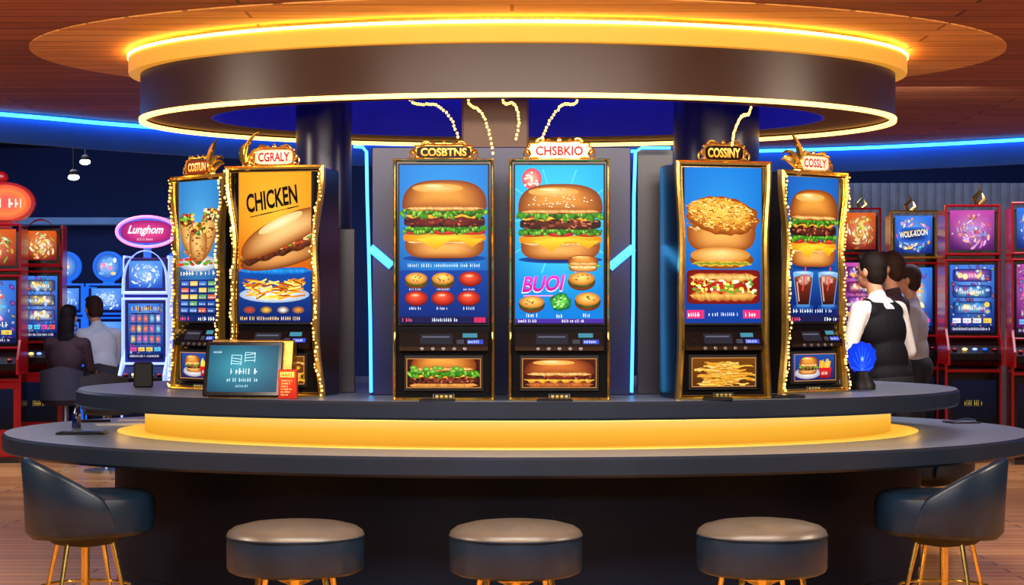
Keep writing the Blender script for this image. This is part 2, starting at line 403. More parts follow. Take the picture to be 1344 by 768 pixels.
def skybg(A,ct,cb,glow):
    def fn(u_,v_):
        base=mixc(ct,cb,v_); d=math.hypot((u_-.5)*1.3,(v_-.38)*1.9); return mixc(glow,base,min(1,d)**.9)
    A.grid(*A.b[:2],*A.b[2:],fn)
def art_m1():
    A=Art(527,213,643,425); skybg(A,(14,116,200),(2,50,136),(56,176,236))
    burger(A,586,233,338,111,red=True)
    A.rect(527,354,643,425,(4,60,150),(2,30,104))
    A.scrib(538,350,96,5,(200,225,245))
    for i,(x,y,k) in enumerate([(549,366,0),(584,366,0),(620,365,1),(549,391,1),(584,391,1),(618,391,1)]): coin(A,x,y,15,10,k)
    for x in(540,576,611): A.scrib(x,407,17,4,(220,235,255)); A.scrib(x,381,17,3,(200,215,245))
    A.rect(527,416,643,425,(20,20,70)); A.scrib(531,423,14,5,(240,90,120)); A.scrib(570,423,34,5,(220,230,255)); A.rect(625,417,640,424,(190,40,90))
    return A
def art_m2():
    A=Art(673,216,790,425); skybg(A,(10,164,222),(0,116,204),(100,224,248))
    for i in range(10): A.line(731+8*math.cos(i*.63),290+8*math.sin(i*.63),731+72*math.cos(i*.63),290+72*math.sin(i*.63),2,(80,204,242))
    A.ell(695,234,13,14,(255,170,140),(204,60,80)); 
    for i in range(20): A.ell(695+random.uniform(-9,9),234+random.uniform(-9,9),1.6,1.6,(255,235,215),n=6,rings=1)
    burger(A,733,241,341,112,True)
    A.strip(742,786,346,352,(120,180,60),(60,120,30),1,4); bun_top(A,763,335,345,40); bun_bot(A,763,350,357,38)
    coin(A,761,367,18,11,0)
    A.text('BUOI',681.2,386,54,22,(255,235,250),-0.05,.25); A.text('BUOI',682,384.5,53,21,(255,60,200),-0.05,.25,(186,6,140)); A.rect(684,388,736,389.4,(255,150,220))
    coin(A,695,398,17,10,0);coin(A,733,397,14,11,2);coin(A,769,394,17,11,0)
    A.scrib(688,417,16,5,(255,255,255));A.scrib(728,418,10,5,(255,255,255));A.scrib(763,417,12,5,(255,255,255))
    A.rect(673,419,790,425,(70,40,150)); A.scrib(677,424,26,4,(255,255,255)); A.scrib(735,424,30,4,(255,255,255))
    return A
def art_m3():
    A=Art(897,222,1000,427); skybg(A,(10,110,200),(4,54,142),(50,160,230))
    bun_bot(A,946,300,333,92); A.strip(903,990,298,306,(244,200,116),(180,100,30),2,5)
    A.strip(900,992,292,301,(200,120,40),(110,46,10),2.5,8,.3)
    A.ell(948,286,49,25,(232,160,60),(140,60,10),rot=.12,jit=.14,rough=.05,n=44,rings=10); A.ell(945,280,42,17,(248,196,84),(222,140,40),rot=.12,jit=.18,rough=.06,n=40,rings=8)
    for i in range(340):
        a=random.uniform(0,6.28); r=random.random()**.5; x=46*r*math.cos(a); y=21*r*math.sin(a)+x*.12; th=random.uniform(0,3.14); L=random.uniform(1,4)
        A.line(946+x-L*math.cos(th),284+y-L*math.sin(th)*.6,946+x+L*math.cos(th)+.1,284+y+L*math.sin(th)*.6,random.uniform(.7,1.5),random.choice([(255,232,140),(200,112,20),(246,190,76),(150,66,8),(255,214,110),(228,150,44)]))
    A.ell(946,344,43,12,(200,120,40),(120,58,12)); A.ell(944,338,40,11,(250,210,130),(196,118,36),jit=.04,hy=-3); A.strip(906,986,346,352,(90,140,40),(236,170,50),1,6)
    A.rrect(899,357,997,402,(190,50,24),(100,10,12),p=12)
    A.strip(903,993,384,398,(236,176,80),(160,70,20),1,8); A.strip(903,993,362,372,(244,196,110),(190,110,36),1,6)
    for i in range(90): A.ell(random.uniform(905,991),random.uniform(370,388),random.uniform(1,4),random.uniform(1,3),random.choice([(250,220,90),(225,80,40),(100,160,40),(250,240,200),(160,26,16)]),n=8,rings=1)
    A.rect(899,410,922,421,(220,40,110)); A.scrib(901,419,18,6,(255,255,255)); A.scrib(928,418,40,5,(200,220,255)); A.rect(974,410,997,421,(220,40,110)); A.scrib(977,419,16,6,(255,255,255))
    return A
def art_m4():
    A=Art(1035,232,1100,425); skybg(A,(12,84,176),(4,24,90),(44,140,212))
    burger(A,1067,249,352,62)
    for x in(1053,1085):
        A.ell(x,405,14,4,(40,100,180),(10,50,120))
        A.poly([(x-13,360),(x+13,360),(x+8,405),(x-8,405)],(120,170,220),(70,120,180))
        A.poly([(x-11.5,367),(x+11.5,367),(x+7,402),(x-7,402)],(120,40,20),(40,10,8))
        A.ell(x,367,11.5,3,(190,110,70),(110,50,30))
        for i in range(5): q=random.uniform(-7,7); A.rrect(x+q-3,random.uniform(362,368),x+q+3,random.uniform(371,377),(225,190,170),(150,90,70),p=5,n=12)
        A.line(x-8,372,x-5.5,398,1.6,(210,150,130)); A.line(x+3,352,x-1,384,1.6,(235,60,60)); A.ell(x,360,13,2.4,(190,220,245),(110,160,210))
    A.scrib(1040,413,54,5,(230,240,255)); A.rect(1035,416,1100,425,(20,24,70)); A.scrib(1038,424,14,5,(255,80,120)); A.scrib(1080,424,16,5,(255,255,255))
    return A
def art_m0():
    A=Art(315,222,410,428)
    def fn(u_,v_):
        base=mixc((232,148,26),(196,88,8),v_); d=math.hypot((u_-.5)*1.4,(v_-.4)*1.7); return mixc((250,184,54),base,min(1,d))
    A.grid(315,222,410,360,fn)
    A.text('CHICKEN',326,279,68,26,(16,10,8),-0.2,.12)
    for i in range(9): A.line(330+i*7,284-i*1.6,338+i*7,282.2-i*1.6,random.uniform(.6,2.0),(16,10,8))
    A.rect(315,358,410,428,(6,70,156),(2,22,86))
    A.strip(315,410,353,362,(30,140,214),(6,80,176),1,1)
    def rotell(cx,cy,rx,ry,c1,c2,r,**k): A.ell(cx,cy,rx,ry,c1,c2,rot=r,n=44,rings=10,**k)
    rotell(372,338,56,15,(220,152,82),(110,48,14),-.24,pw=2.0)
    A.strip(316,424,336,354,(96,44,22),(60,24,10),1.5,5,.35,slope=34)
    A.strip(317,424,334,344,(240,212,160),(170,110,60),1.8,8,.2,slope=34)
    A.strip(317,424,339,348,(150,70,36),(90,34,16),1.8,9,.35,slope=34)
    for i in range(17): A.ell(322+i*5.4,341-i*1.75+random.uniform(-2,2),random.uniform(2,4),1.6,random.choice([(110,160,40),(226,190,120),(190,70,30)]),n=8,rings=1)
    o=[]
    for i in range(48):
        a=2*math.pi*i/48; c,s_=math.cos(a),math.sin(a)
        x=66*math.copysign(abs(c)**.8,c); y=(27 if s_<0 else 12)*s_
        ca,sa=math.cos(-.46),math.sin(-.46); o.append((379+x*ca-y*sa,310+x*sa+y*ca))
    A.blob(o,(244,194,122),(134,62,16),(376,300),rings=12,pw=2.0,jit=.015)
    A.ell(370,292,32,7,(255,236,194),(242,194,124),rot=-.46,pw=.8)
    A.ell(362,390,46,11,(245,245,240),(150,170,200))
    for i in range(90):
        x=random.uniform(326,396);y=random.uniform(368,391)-abs(x-362)*.1+5;a=random.uniform(-.9,.9); A.line(x-9*math.cos(a),y-5*math.sin(a),x+9*math.cos(a),y+5*math.sin(a),2.2,random.choice([(250,196,56),(230,146,30),(255,220,110),(196,104,16),(160,70,12)]))
    for x,c in((330,(200,60,50)),(352,(240,190,60)),(374,(240,240,230)),(394,(230,140,50))): A.ell(x,411,8,5,c,(90,60,60))
    A.scrib(318,425,80,5,(255,220,140))
    return A
def art_m5():
    A=Art(237,232,292,422); skybg(A,(36,116,184),(8,36,98),(96,180,226))
    A.ell(264,344,27,11,(240,240,235),(140,150,170))
    for dx,cy,r_,L in((-11,310,-.26,34),(11,306,.22,36),(0,318,.0,28)):
        o=[]
        for i in range(32):
            a=2*math.pi*i/32; y=L*math.sin(a); x=(12-.04*y)*math.cos(a); ca,sa=math.cos(r_),math.sin(r_); o.append((264+dx+x*ca-y*sa,cy+x*sa+y*ca))
        A.blob(o,(236,190,112),(140,74,22),(262+dx,cy-4),rings=8,pw=1.8,jit=.08)
        for k in range(22): A.ell(264+dx+random.uniform(-8,8),cy+random.uniform(-16,L*.7),random.uniform(1,2.8),random.uniform(.8,1.8),random.choice([(170,96,40),(120,58,20),(214,150,80)]),n=7,rings=1)
        tx=264+dx*1.5; ty=cy-L*.76
        A.ell(tx,ty,10,8,(110,50,24),(60,24,10),jit=.3)
        for i in range(40): A.ell(tx+random.uniform(-9,9),ty+random.uniform(-7,9),random.uniform(1,3.4),random.uniform(1,3),random.choice([(110,176,50),(56,116,34),(210,50,30),(236,210,160),(240,190,70),(140,66,30),(170,90,40),(110,50,20)]),n=7,rings=1,rot=random.random()*3)
    for i in range(24): A.ell(264+random.uniform(-25,25),342+random.uniform(-4,4),random.uniform(2,4),2,random.choice([(96,160,46),(46,106,30),(200,50,30)]),n=7,rings=1)
    A.scrib(241,360,46,6,(255,240,200))
    A.rect(240,366,290,414,(16,40,110),(10,26,80))
    for r in range(5):
        for c in range(4): A.rect(242+c*12,368+r*9,252+c*12,374+r*9,random.choice([(60,110,190),(200,90,60),(240,190,80),(90,150,90),(40,80,160)])); A.scrib(243+c*12,373+r*9,8,2.5,(240,240,240))
    A.scrib(242,421,14,5,(255,90,120)); A.scrib(266,421,22,5,(255,255,255))
    return A
def foodlow(kind):
    A=Art(0,0,96,42)
    if kind==1:
        A.rect(0,0,96,42,(60,20,12),(30,10,8)); A.strip(4,92,34,42,(220,150,70),(160,84,26),1,4); patty(A,4,92,25,36,(140,50,30)); A.strip(5,91,23,27,(250,196,60),(216,132,20),1.2,5); lettuce(A,3,93,14,25); bun_top(A,48,-8,14,84)
        for i in range(12): A.ell(random.uniform(8,88),random.uniform(13,19),5,3,(165,210,80),(50,116,20),n=8,rings=2)
    elif kind==2:
        A.rect(0,0,96,42,(70,24,14),(40,14,10)); A.strip(4,92,33,42,(190,100,46),(100,42,18),1,4); A.strip(3,93,28,34,(236,180,60),(190,106,30),2,6); patty(A,4,92,21,30,(150,40,26)); bun_top(A,48,0,21,90,(206,110,44),(96,32,10))
    elif kind==3:
        A.rect(0,0,96,42,(110,60,10),(70,36,8))
        for i in range(80):
            y=random.uniform(6,38); x=random.uniform(4,70); A.strip(x,x+random.uniform(18,34),y,y+3.0,random.choice([(250,206,76),(240,176,56),(255,220,116)]),(180,100,16),2.4,1,.1,10)
    else:
        A.rect(0,0,96,42,(24,70,150),(30,20,80))
        A.ell(34,30,30,9,(240,235,225),(150,150,170)); bun_bot(A,34,24,32,42); patty(A,14,54,19,26,(130,50,30)); lettuce(A,12,56,15,21); bun_top(A,34,4,16,42)
        for i in range(14): A.line(58+i*1.6,30-random.uniform(0,6),60+i*1.8,12+random.uniform(-4,4),2,random.choice([(255,210,80),(236,160,40)]))
        A.poly([(56,22),(86,22),(82,38),(60,38)],(210,30,30),(140,12,12)); A.scrib(63,33,16,5,(255,240,220))
    A.rect(0,0,96,1.2,(180,120,60));A.rect(0,40.8,96,42,(180,120,60));A.rect(0,0,1.2,42,(180,120,60));A.rect(94.8,0,96,42,(180,120,60))
    return A
# ---------------- topper
def plaque_outline(w,h,bumps=5,n=60,amp=0.06):
    o=[]
    for i in range(n):
        a=2*math.pi*i/n; c,s_=math.cos(a),math.sin(a)
        k=1+amp*math.cos(a*bumps*2)
        o.append((w/2*k*math.copysign(abs(c)**0.55,c),h/2+h/2*k*math.copysign(abs(s_)**0.6,s_)))
    return o
def topper(parent,text,z,w,h,u,style,tilt=0):
    e=MB(); e.prism([(x,zz) for x,zz in plaque_outline(w,h)],-0.012,0.02)
    e.tube([(x*1.0,-0.014,zz) for x,zz in plaque_outline(w,h)],1.2*u,6,closed=True)
    for sx in(-1,1):
        pts=[];rr=[]
        for i in range(14):
            t=i/13; a=t*math.pi*1.9; r=9*u*(1-t*.75)
            pts.append((sx*(w*.47+4*u-r*math.cos(a)*.6),-0.012,2*u+r*math.sin(a)+h*.15)); rr.append(2.0*u*(1-.6*t))
        e.tube(pts,rr,6)
        pts=[];rr=[]
        for i in range(12):
            t=i/11; a=.6+t*math.pi*1.5; r=6*u*(1-t*.7)
            pts.append((sx*(w*.30-r*math.cos(a)),-0.013,h+r*math.sin(a)*.7)); rr.append(1.5*u*(1-.6*t))
        e.tube(pts,rr,6)
    for i in range(5):
        x=(i-2)*w*.17; e.sphere((x,-0.006,h*(1.04-.03*abs(i-2))),(3.2*u,2*u,4.5*u if i%2==0 else 3*u),8,6)
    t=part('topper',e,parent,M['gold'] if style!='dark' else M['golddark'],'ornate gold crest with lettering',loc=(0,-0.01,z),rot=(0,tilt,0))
    A=Art(0,0,100,32)
    if style=='cream':
        A.rrect(0,0,100,32,(255,246,225),(240,214,170),p=5); A.rrect(3,3,97,29,(255,250,240),(250,236,215),p=5); A.text(text,8,27,84,21,(205,26,20),c2=(140,8,8))
    elif style=='gold':
        A.rrect(0,0,100,32,(150,60,20),(110,40,10),p=5); A.text(text,8,26,84,20,(255,236,170),c2=(250,190,70))
    elif style=='dark':
        A.rrect(0,0,100,32,(40,20,10),(24,12,6),p=5); A.text(text,7,27,86,22,(255,220,120),c2=(206,130,36))
    elif style=='red':
        A.rrect(0,0,100,32,(255,236,220),(240,180,150),p=5); A.text(text,8,26,84,20,(200,30,30),c2=(150,16,20))
    part('sign_face',A.mesh('sign_face',-w*.44,h*.1,w*.44,h*.88,-0.0165,mat=M['artsign']),t,None,'sign plate reading '+text)
def crest(parent,x,z,s,flip=1):
    e=MB()
    for k,(a0,L) in enumerate([(1.9,1.0),(1.45,.85),(1.05,.7),(2.3,.75)]):
        pts=[];rr=[]
        a=a0;p=Vector((x,-0.01,z))
        for i in range(10):
            t=i/9; pts.append(tuple(p)); rr.append(s*.12*(math.sin(math.pi*min(1,t*.9+.12))+.12))
            p=p+Vector((math.cos(a)*flip,-0.1*t,math.sin(a)))*s*L*.14; a-=.17+.25*t*(k%2)
        e.tube(pts,rr,6,flat=.5)
    e.sphere((x,-0.012,z),(s*.2,s*.12,s*.16),8,6)
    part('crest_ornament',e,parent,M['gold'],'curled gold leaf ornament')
_bulb=[None]
def bulbchain(name,label,pts,parent=None,r=0.006,loc=(0,0,0),wire=0.0018,jit=.8):
    root=parent
    if parent is None: root=thing(name,label,'string lights',loc)
    w=MB(); w.tube(pts,wire,5); part('wire',w,root,M['golddark'])
    if _bulb[0] is None:
        b=MB(); b.sphere((0,0,0),(1,1,1.15),8,6); _bulb[0]=b.mesh('bulb',[M['bulb']])
    for p in pts[::1]:
        q=r*random.uniform(.55,1.25) if jit>.5 else r; j=r*jit
        o=bpy.data.objects.new('bulb',_bulb[0]); COL.objects.link(o); o.parent=root; o.location=(p[0]+random.uniform(-j,j),p[1],p[2]+random.uniform(-j,j)); o.scale=(q,q,q)
    return root
def resample(pts,step):
    out=[Vector(pts[0])]; need=step
    for a,b in zip(pts[:-1],pts[1:]):
        a=Vector(a);b=Vector(b);L=(b-a).length; d=need
        while d<=L: out.append(a.lerp(b,d/L)); d+=step
        need=d-L
    return [tuple(p) for p in out]
# ---------------- bar slot machine
u=1/294.0
def machine(label,loc,rot,art,low,sw=58,hw=66.5,curvy=0,depth=0.29,ttext='',tstyle='cream',tw=84,th=22,bulbs=None,lean=0):
    r=thing('slot_machine',label,'slot machine',loc,rot,'food themed slot machines on the bar')
    H=318*u; W=hw*u
    c=MB(); c.box(-W+3*u,W-3*u,0,depth,0,H-2*u,0.006)
    c.box(-W+1*u,W-1*u,-0.012,0.03,0,11*u,0.003)
    part('cabinet',c,r,M['black'])
    n=24
    cv=lambda t: curvy*(0.45*math.cos(2*math.pi*t)+.25*math.cos(4*math.pi*t+.6))
    def outl(off,top,bot):
        o=[]
        for i in range(n+1):
            t=i/n; o.append(((hw+cv(t)-off)*u,bot+(top-bot)*t))
        for i in range(n+1):
            t=1-i/n; o.append((-(hw+cv(t)-off)*u,bot+(top-bot)*t))
        return o
    wd=3.4 if not curvy else 6.5
    f=MB(); f.frame(outl(0,H,0),outl(wd,H-wd*.8*u,4*u),-0.03,0.0,.008)
    if curvy: f.frame(outl(wd+1.2,H-(wd+1.2)*u,5*u),outl(wd+2.2,H-(wd+2.2)*u,6.2*u),-0.02,0.0)
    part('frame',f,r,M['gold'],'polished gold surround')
    b=MB(); b.box(-(sw+2)*u,(sw+2)*u,-0.012,0.004,99*u,H-6*u,0.002); part('screen_bezel',b,r,M['blackmatte'])
    part('screen',art.mesh('screen',-sw*u,102*u,sw*u,H-8*u,-0.0125),r,None,'tall lit display with food pictures')
    d=MB()
    d.prism([(-(sw+1)*u,64*u),((sw+1)*u,64*u),((sw+1)*u,96*u),(-(sw+1)*u,96*u)],-0.014,0.004)
    d.rings([[(-(sw)*u,-0.014,90*u),((sw)*u,-0.014,90*u),((sw)*u,-0.045,72*u),(-(sw)*u,-0.045,72*u)],[(-(sw)*u,-0.014,66*u),((sw)*u,-0.014,66*u),((sw)*u,-0.04,66*u),(-(sw)*u,-0.04,66*u)]],True,True)
    dk=part('button_deck',d,r,M['black'])
    A=Art(0,0,116,22); A.rect(0,0,116,22,(18,18,24),(12,12,16)); A.rrect(3,4,20,16,(190,170,50),(90,80,20)); A.scrib(7,14,9,6,(20,20,20))
    A.rect(26,4,70,18,(34,34,44)); A.rect(29,7,66,9,(90,90,110)); A.rect(84,3,104,9,(60,130,150)); A.rect(90,12,112,18,(50,70,190)); A.scrib(92,17,17,4,(220,230,255)); A.rect(76,12,86,18,(60,60,70))
    me=A.mesh('control_panel',-sw*.96*u,0,sw*.96*u,0.078,0)
    part('control_panel',me,dk,None,'buttons and small lit readouts',loc=(0,-0.0465,71*u),rot=(math.radians(-27),0,0))
    if machine.bt is None:
        bt=MB(); bt.lathe([(2.4*u,0),(2.4*u,1.6*u),(1.7*u,2.2*u)],0,0,10,cap0=True,cap1=True); machine.bt=bt.mesh('button',[M['chrome']])
    for i in range(5):
        part('button',machine.bt,dk,None,loc=((i-2)*14*u,-.042,68.6*u),rot=(math.pi/2,0,0))
    l=MB(); l.box(-(sw-6)*u,(sw-6)*u,-0.014,0.004,13*u,60*u,0.002); part('lower_bezel',l,r,M['blackmatte'])
    part('lower_screen',low.mesh('lower_screen',-(sw-9)*u,17*u,(sw-9)*u,56*u,-0.0145),r,None,'small lit display with food close-up')
    s=MB(); s.box(-14*u,14*u,-0.018,-0.01,3*u,9*u,0.001); sl=part('ticket_slot',s,r,M['chrome'])
    A=Art(0,0,28,6); A.rect(0,0,28,6,(20,20,20))
    for i in range(4): A.rrect(2+i*6.5,1,7+i*6.5,5,(230,200,120),(150,120,60))
    part('slot_label',A.mesh('slot_label',-13*u,3.4*u,13*u,8.6*u,-0.0185),sl,None)
    topper(r,ttext,H-1*u,tw*u,th*u,u,tstyle)
    if bulbs:
        for side in bulbs:
            pts=[(side*(hw+cv(t)-3.5+2.2*math.sin(t*38)+1.2*math.sin(t*97))*u,-0.044,4*u+(H-6*u)*t) for t in [i/110 for i in range(111)]]
            g=bpy.data.objects.new('marquee_lights',None); COL.objects.link(g); g.parent=r
            bulbchain('','',resample(pts,0.019),g,0.0052)
    return r
machine.bt=None
ZU=0.97
m1=machine('black slot machine with gold frame and burger display',((582.5-672)/F*8.87,8.87,ZU),0,art_m1(),foodlow(1),ttext='COSBTNS',tstyle='dark',tw=80,th=20)
m2=machine('black slot machine with gold frame and sesame burger on turquoise display',((734-672)/F*8.87,8.87,ZU),0,art_m2(),foodlow(2),ttext='CHSBKIO',tstyle='cream',tw=84,th=24)
m3=machine('gold framed slot machine showing a fried chicken bun and hot dog',(PX(948,9.0),9.0,ZU),math.radians(13),art_m3(),foodlow(3),sw=54,hw=64,curvy=4,ttext='COSSINY',tstyle='dark',tw=60,th=24)
m4=machine('gold slot machine edged in bulbs showing burger and cola glasses',(PX(1065,9.7),9.7,ZU),math.radians(38),art_m4(),foodlow(4),sw=52,hw=63,curvy=9,ttext='COSSLY',tstyle='red',tw=62,th=26,bulbs=(-1,1))
m0=machine('gold slot machine edged in bulbs showing a chicken sandwich',(PX(362,9.3),9.3,ZU),math.radians(-14),art_m0(),foodlow(3),sw=53,hw=66,curvy=10,ttext='CGRALY',tstyle='red',tw=62,th=26,bulbs=(1,-1))
m5=machine('gold slot machine edged in bulbs showing filled wraps',(PX(264,9.97),9.97,ZU),math.radians(-46),art_m5(),foodlow(4),sw=52,hw=62,curvy=9,ttext='COSTUN',tstyle='gold',tw=60,th=26,bulbs=(-1,1))
crest(m5,30*u,318*u,0.16,1); crest(m0,-40*u,318*u,0.15,1); crest(m4,-30*u,318*u,0.17,-1); 
# ---------------- bar island
N=128
b=MB(); b.lathe([(-.6,0),(0,0),(0,.06),(0.012,.07),(0.012,.62),(0.05,.66),(-.6,.66)],CX,CY,N,a=2.08,b=1.54,cap0=True,cap1=True)
solid('bar_counter',b,M['drum'],'dark navy charcoal oval body of the bar island','bar counter')
b=MB(); b.mi=0; b.lathe([(-1.2,.75),(-.012,.75)],CX,CY,N,a=2.66,b=1.98,cap0=True)
b.mi=1; b.lathe([(-.012,.75),(0,.738),(0,.672),(-.012,.66),(-.9,.66)],CX,CY,N,a=2.66,b=1.98,cap1=True)
solid('countertop',b,[M['counter'],M['counteredge']],'wide blue grey oval bar countertop with dark rounded edge','countertop')
rr_=thing('raised_counter','raised dark display shelf on an amber riser painted to glow','raised counter',(0,0,0))
rr_.location=(CX,CY,.75)
b=MB(); b.lathe([(-.3,0.0005),(0,0.0005),(0,.136),(-.3,.136)],0,0,N,a=1.94,b=1.41)
part('riser',b,rr_,M['riser'],'amber curved panel with a painted glow')
b=MB(); b.lathe([(0.002,0.0005),(0.14,0.0005),(0.14,0.004),(0.002,0.004)],0,0,N,a=1.94,b=1.41,closed=True)
part('light_spill_ring',b,rr_,M['light_spill'],'amber light spill on the countertop, made as a glowing ring')
b=MB(); b.lathe([(.12,.128),(.14,.128),(.14,.1355),(.12,.1355)],0,0,N,a=1.94,b=1.41,closed=True)
part('light_strip',b,rr_,M['led2'],'warm strip under the shelf')
b=MB(); b.mi=0; b.lathe([(-1.2,.22),(-.012,.22)],0,0,N,a=2.29,b=1.67,cap0=True)
b.mi=1; b.lathe([(-.012,.22),(0,.208),(0,.148),(-.012,.136),(-.9,.136)],0,0,N,a=2.29,b=1.67,cap1=True)
part('shelf',b,rr_,[M['counter'],M['counteredge']])
# ---------------- ring canopy
rc=thing('ring_canopy','oval dark bronze ring canopy edged with glowing amber strips','canopy',(CX,CY,2.35))
A_,B_=1.964,1.43
b=MB(); b.lathe([(0,0.012),(0,.235),(-.02,.235),(-.02,0.012)],0,0,N,a=A_,b=B_,closed=True); part('fascia',b,rc,M['fascia'],'smooth dark bronze outer band')
b=MB(); b.lathe([(-.02,0.02),(-.02,.03),(-.36,.03),(-.36,0.02)],0,0,N,a=A_,b=B_,closed=True); part('soffit',b,rc,M['soffit'])
b=MB(); b.lathe([(-.36,0.02),(-.36,.355),(-.375,.355),(-.375,0.02)],0,0,N,a=A_,b=B_,closed=True); part('inner_band',b,rc,M['innerblue'],'blue lit inner band')
b=MB(); b.lathe([(0.0,.235),(.055,.235),(.06,.245),(.06,.318),(0.0,.318)],0,0,N,a=A_,b=B_,closed=True); part('upper_band',b,rc,M['goldband'],'glowing amber upper band')
b=MB(); b.lathe([(-.005,.318),(-.005,.358),(-.03,.358),(-.03,.318)],0,0,N,a=A_,b=B_,closed=True); part('neck',b,rc,M['golddark'])
b=MB(); b.lathe([(.045,.318),(.066,.318),(.066,.332),(.045,.332)],0,0,N,a=A_,b=B_,closed=True); part('light_strip',b,rc,M['ledup'],'warm strip washing the ceiling')
b=MB(); b.lathe([(-.022,-.008),(.006,-.008),(.008,.011),(-.022,.011)],0,0,N,a=A_,b=B_,closed=True); part('light_strip',b,rc,M['led'],'bright warm strip on the lower rim')
b=MB(); b.lathe([(-.38,.31),(-.40,.31),(-.40,.33),(-.38,.33)],0,0,N,a=A_,b=B_,closed=True); part('light_strip',b,rc,M['hiddenblue'],'blue strip inside the ring')
# ---------------- columns and panels
def column(px,D,r,mat,label):
    b=MB(); b.lathe([(r+.01,0),(r+.01,.03),(r,.035),(r,1.69),(r+.01,1.695),(r+.01,1.735)],0,0,32,cap0=True,cap1=True)
    solid('column',b,mat,label,'column',loc=(PX(px,D),D,ZU))
column(425,10.6,.15,M['column'],'round navy column rising into the canopy')
column(940,10.6,.23,M['column'],'thick round navy column rising into the canopy')
# squared warm-brown pier behind the two middle machines
b=MB(); b.box(-.16,.16,0,.10,0,1.735,.01)
solid('column',b,M['warmbrown'],'square warm brown pier behind the string lights','column',loc=(PX(650,9.5),9.48,ZU))
D=9.42
def panel(x0,x1,ytop,mat,label,D=D):
    z1=CZ+(400-ytop)/F*D
    b=MB(); b.box(PX(x0,D),PX(x1,D),0,.03,0,z1-ZU,.004)
    return solid('display_panel',b,mat,label,'panel',loc=(0,D,ZU))
panel(488,828,193,M['navy'],'navy backing panel behind the slot machines')
panel(426,466,300,M['brown'],'narrow dark taupe panel beside the navy panel',D=9.66)
panel(836,884,196,M['brown'],'narrow dark taupe panel beside the navy panel',D=9.5)
def neon(pts,label,D=9.4,r=0.008):
    b=MB(); b.tube([(PX(x,D),0,CZ+(400-y)/F*D-ZU) for x,y in pts],r,8)
    solid('neon_tube',b,M['cyanled'],label,'neon tube',loc=(0,D,ZU+0.003))
neon([(464,193),(476,194),(481,200),(482,260),(484,330),(486,420),(487,516)],'cyan neon tube running up a panel edge')
neon([(880,195),(842,195),(834,200),(832,260),(831,400),(829,516)],'cyan neon tube running up a panel edge')
neon([(486,326),(514,350)],'short slanted cyan neon bar',D=9.39,r=0.02)
neon([(800,352),(831,326)],'short slanted cyan neon bar',D=9.39,r=0.02)
# garlands under the canopy
def garl(pts,D0,D1,label,top=2.60):
    P=[]
    n=len(pts)
    for i,(x,y) in enumerate(pts):
        D=D0+(D1-D0)*(i/(n-1))**.6; P.append((PX(x,D),D,CZ+(400-y)/F*D))
    P=[(P[0][0],P[0][1]+.02,top)]+P
    o=P[0]; P=[(p[0]-o[0],p[1]-o[1],p[2]-o[2]) for p in P]
    Q=[]
    for i in range(len(P)-1):
        p0=Vector(P[max(i-1,0)]);p1=Vector(P[i]);p2=Vector(P[i+1]);p3=Vector(P[min(i+2,len(P)-1)])
        for k in range(8):
            t=k/8; Q.append(tuple(0.5*((2*p1)+(p2-p0)*t+(2*p0-5*p1+4*p2-p3)*t*t+(3*p1-p0-3*p2+p3)*t**3)))
    Q.append(P[-1])
    g=bulbchain('string_lights',label,resample(Q,0.030),None,0.0062,loc=o,wire=.0018,jit=.4); g['group']='string lights hung from the canopy'
L_='warm bulb string hanging from the canopy'
garl([(538,131),(572,138),(592,156),(602,184)],9.42,8.85,L_)
garl([(614,131),(630,146),(641,170),(647,203)],9.42,8.88,L_)
garl([(660,131),(674,136),(681,155),(677,184)],9.42,8.85,L_)
garl([(758,131),(738,138),(722,158),(712,182)],9.42,8.83,L_)
garl([(985,143),(973,153),(964,172),(960,193)],9.70,8.92,L_)
# ---------------- stools
st=thing('bar_stool','low round stool with dark navy leather drum seat and gold legs','stool',(PX(388,8.2),8.2,0),0,'round stools along the bar')
z=.018
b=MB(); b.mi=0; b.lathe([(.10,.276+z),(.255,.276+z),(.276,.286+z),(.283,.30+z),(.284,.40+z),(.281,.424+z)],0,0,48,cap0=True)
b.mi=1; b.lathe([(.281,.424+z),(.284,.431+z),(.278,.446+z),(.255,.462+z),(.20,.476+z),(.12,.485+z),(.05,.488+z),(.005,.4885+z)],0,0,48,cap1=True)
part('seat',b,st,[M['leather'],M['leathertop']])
b=MB(); b.tube([(.284*math.cos(a),.284*math.sin(a),.427+z) for a in [2*math.pi*i/48 for i in range(48)]],.0035,6,closed=True); part('piping',b,st,M['leather'])
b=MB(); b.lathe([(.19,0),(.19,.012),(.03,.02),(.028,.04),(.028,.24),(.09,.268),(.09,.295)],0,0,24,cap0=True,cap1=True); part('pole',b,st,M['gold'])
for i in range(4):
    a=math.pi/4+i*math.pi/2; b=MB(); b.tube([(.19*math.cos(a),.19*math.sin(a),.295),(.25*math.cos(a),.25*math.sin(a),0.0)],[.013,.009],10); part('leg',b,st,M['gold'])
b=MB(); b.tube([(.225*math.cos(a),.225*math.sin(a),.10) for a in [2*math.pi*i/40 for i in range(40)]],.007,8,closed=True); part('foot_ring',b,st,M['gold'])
dup(st,(PX(677,8.1),8.1,0),.1,scale=(.96,.96,1.025)); dup(st,(PX(1000,8.12),8.12,0),.2,scale=(.94,.94,1.03))
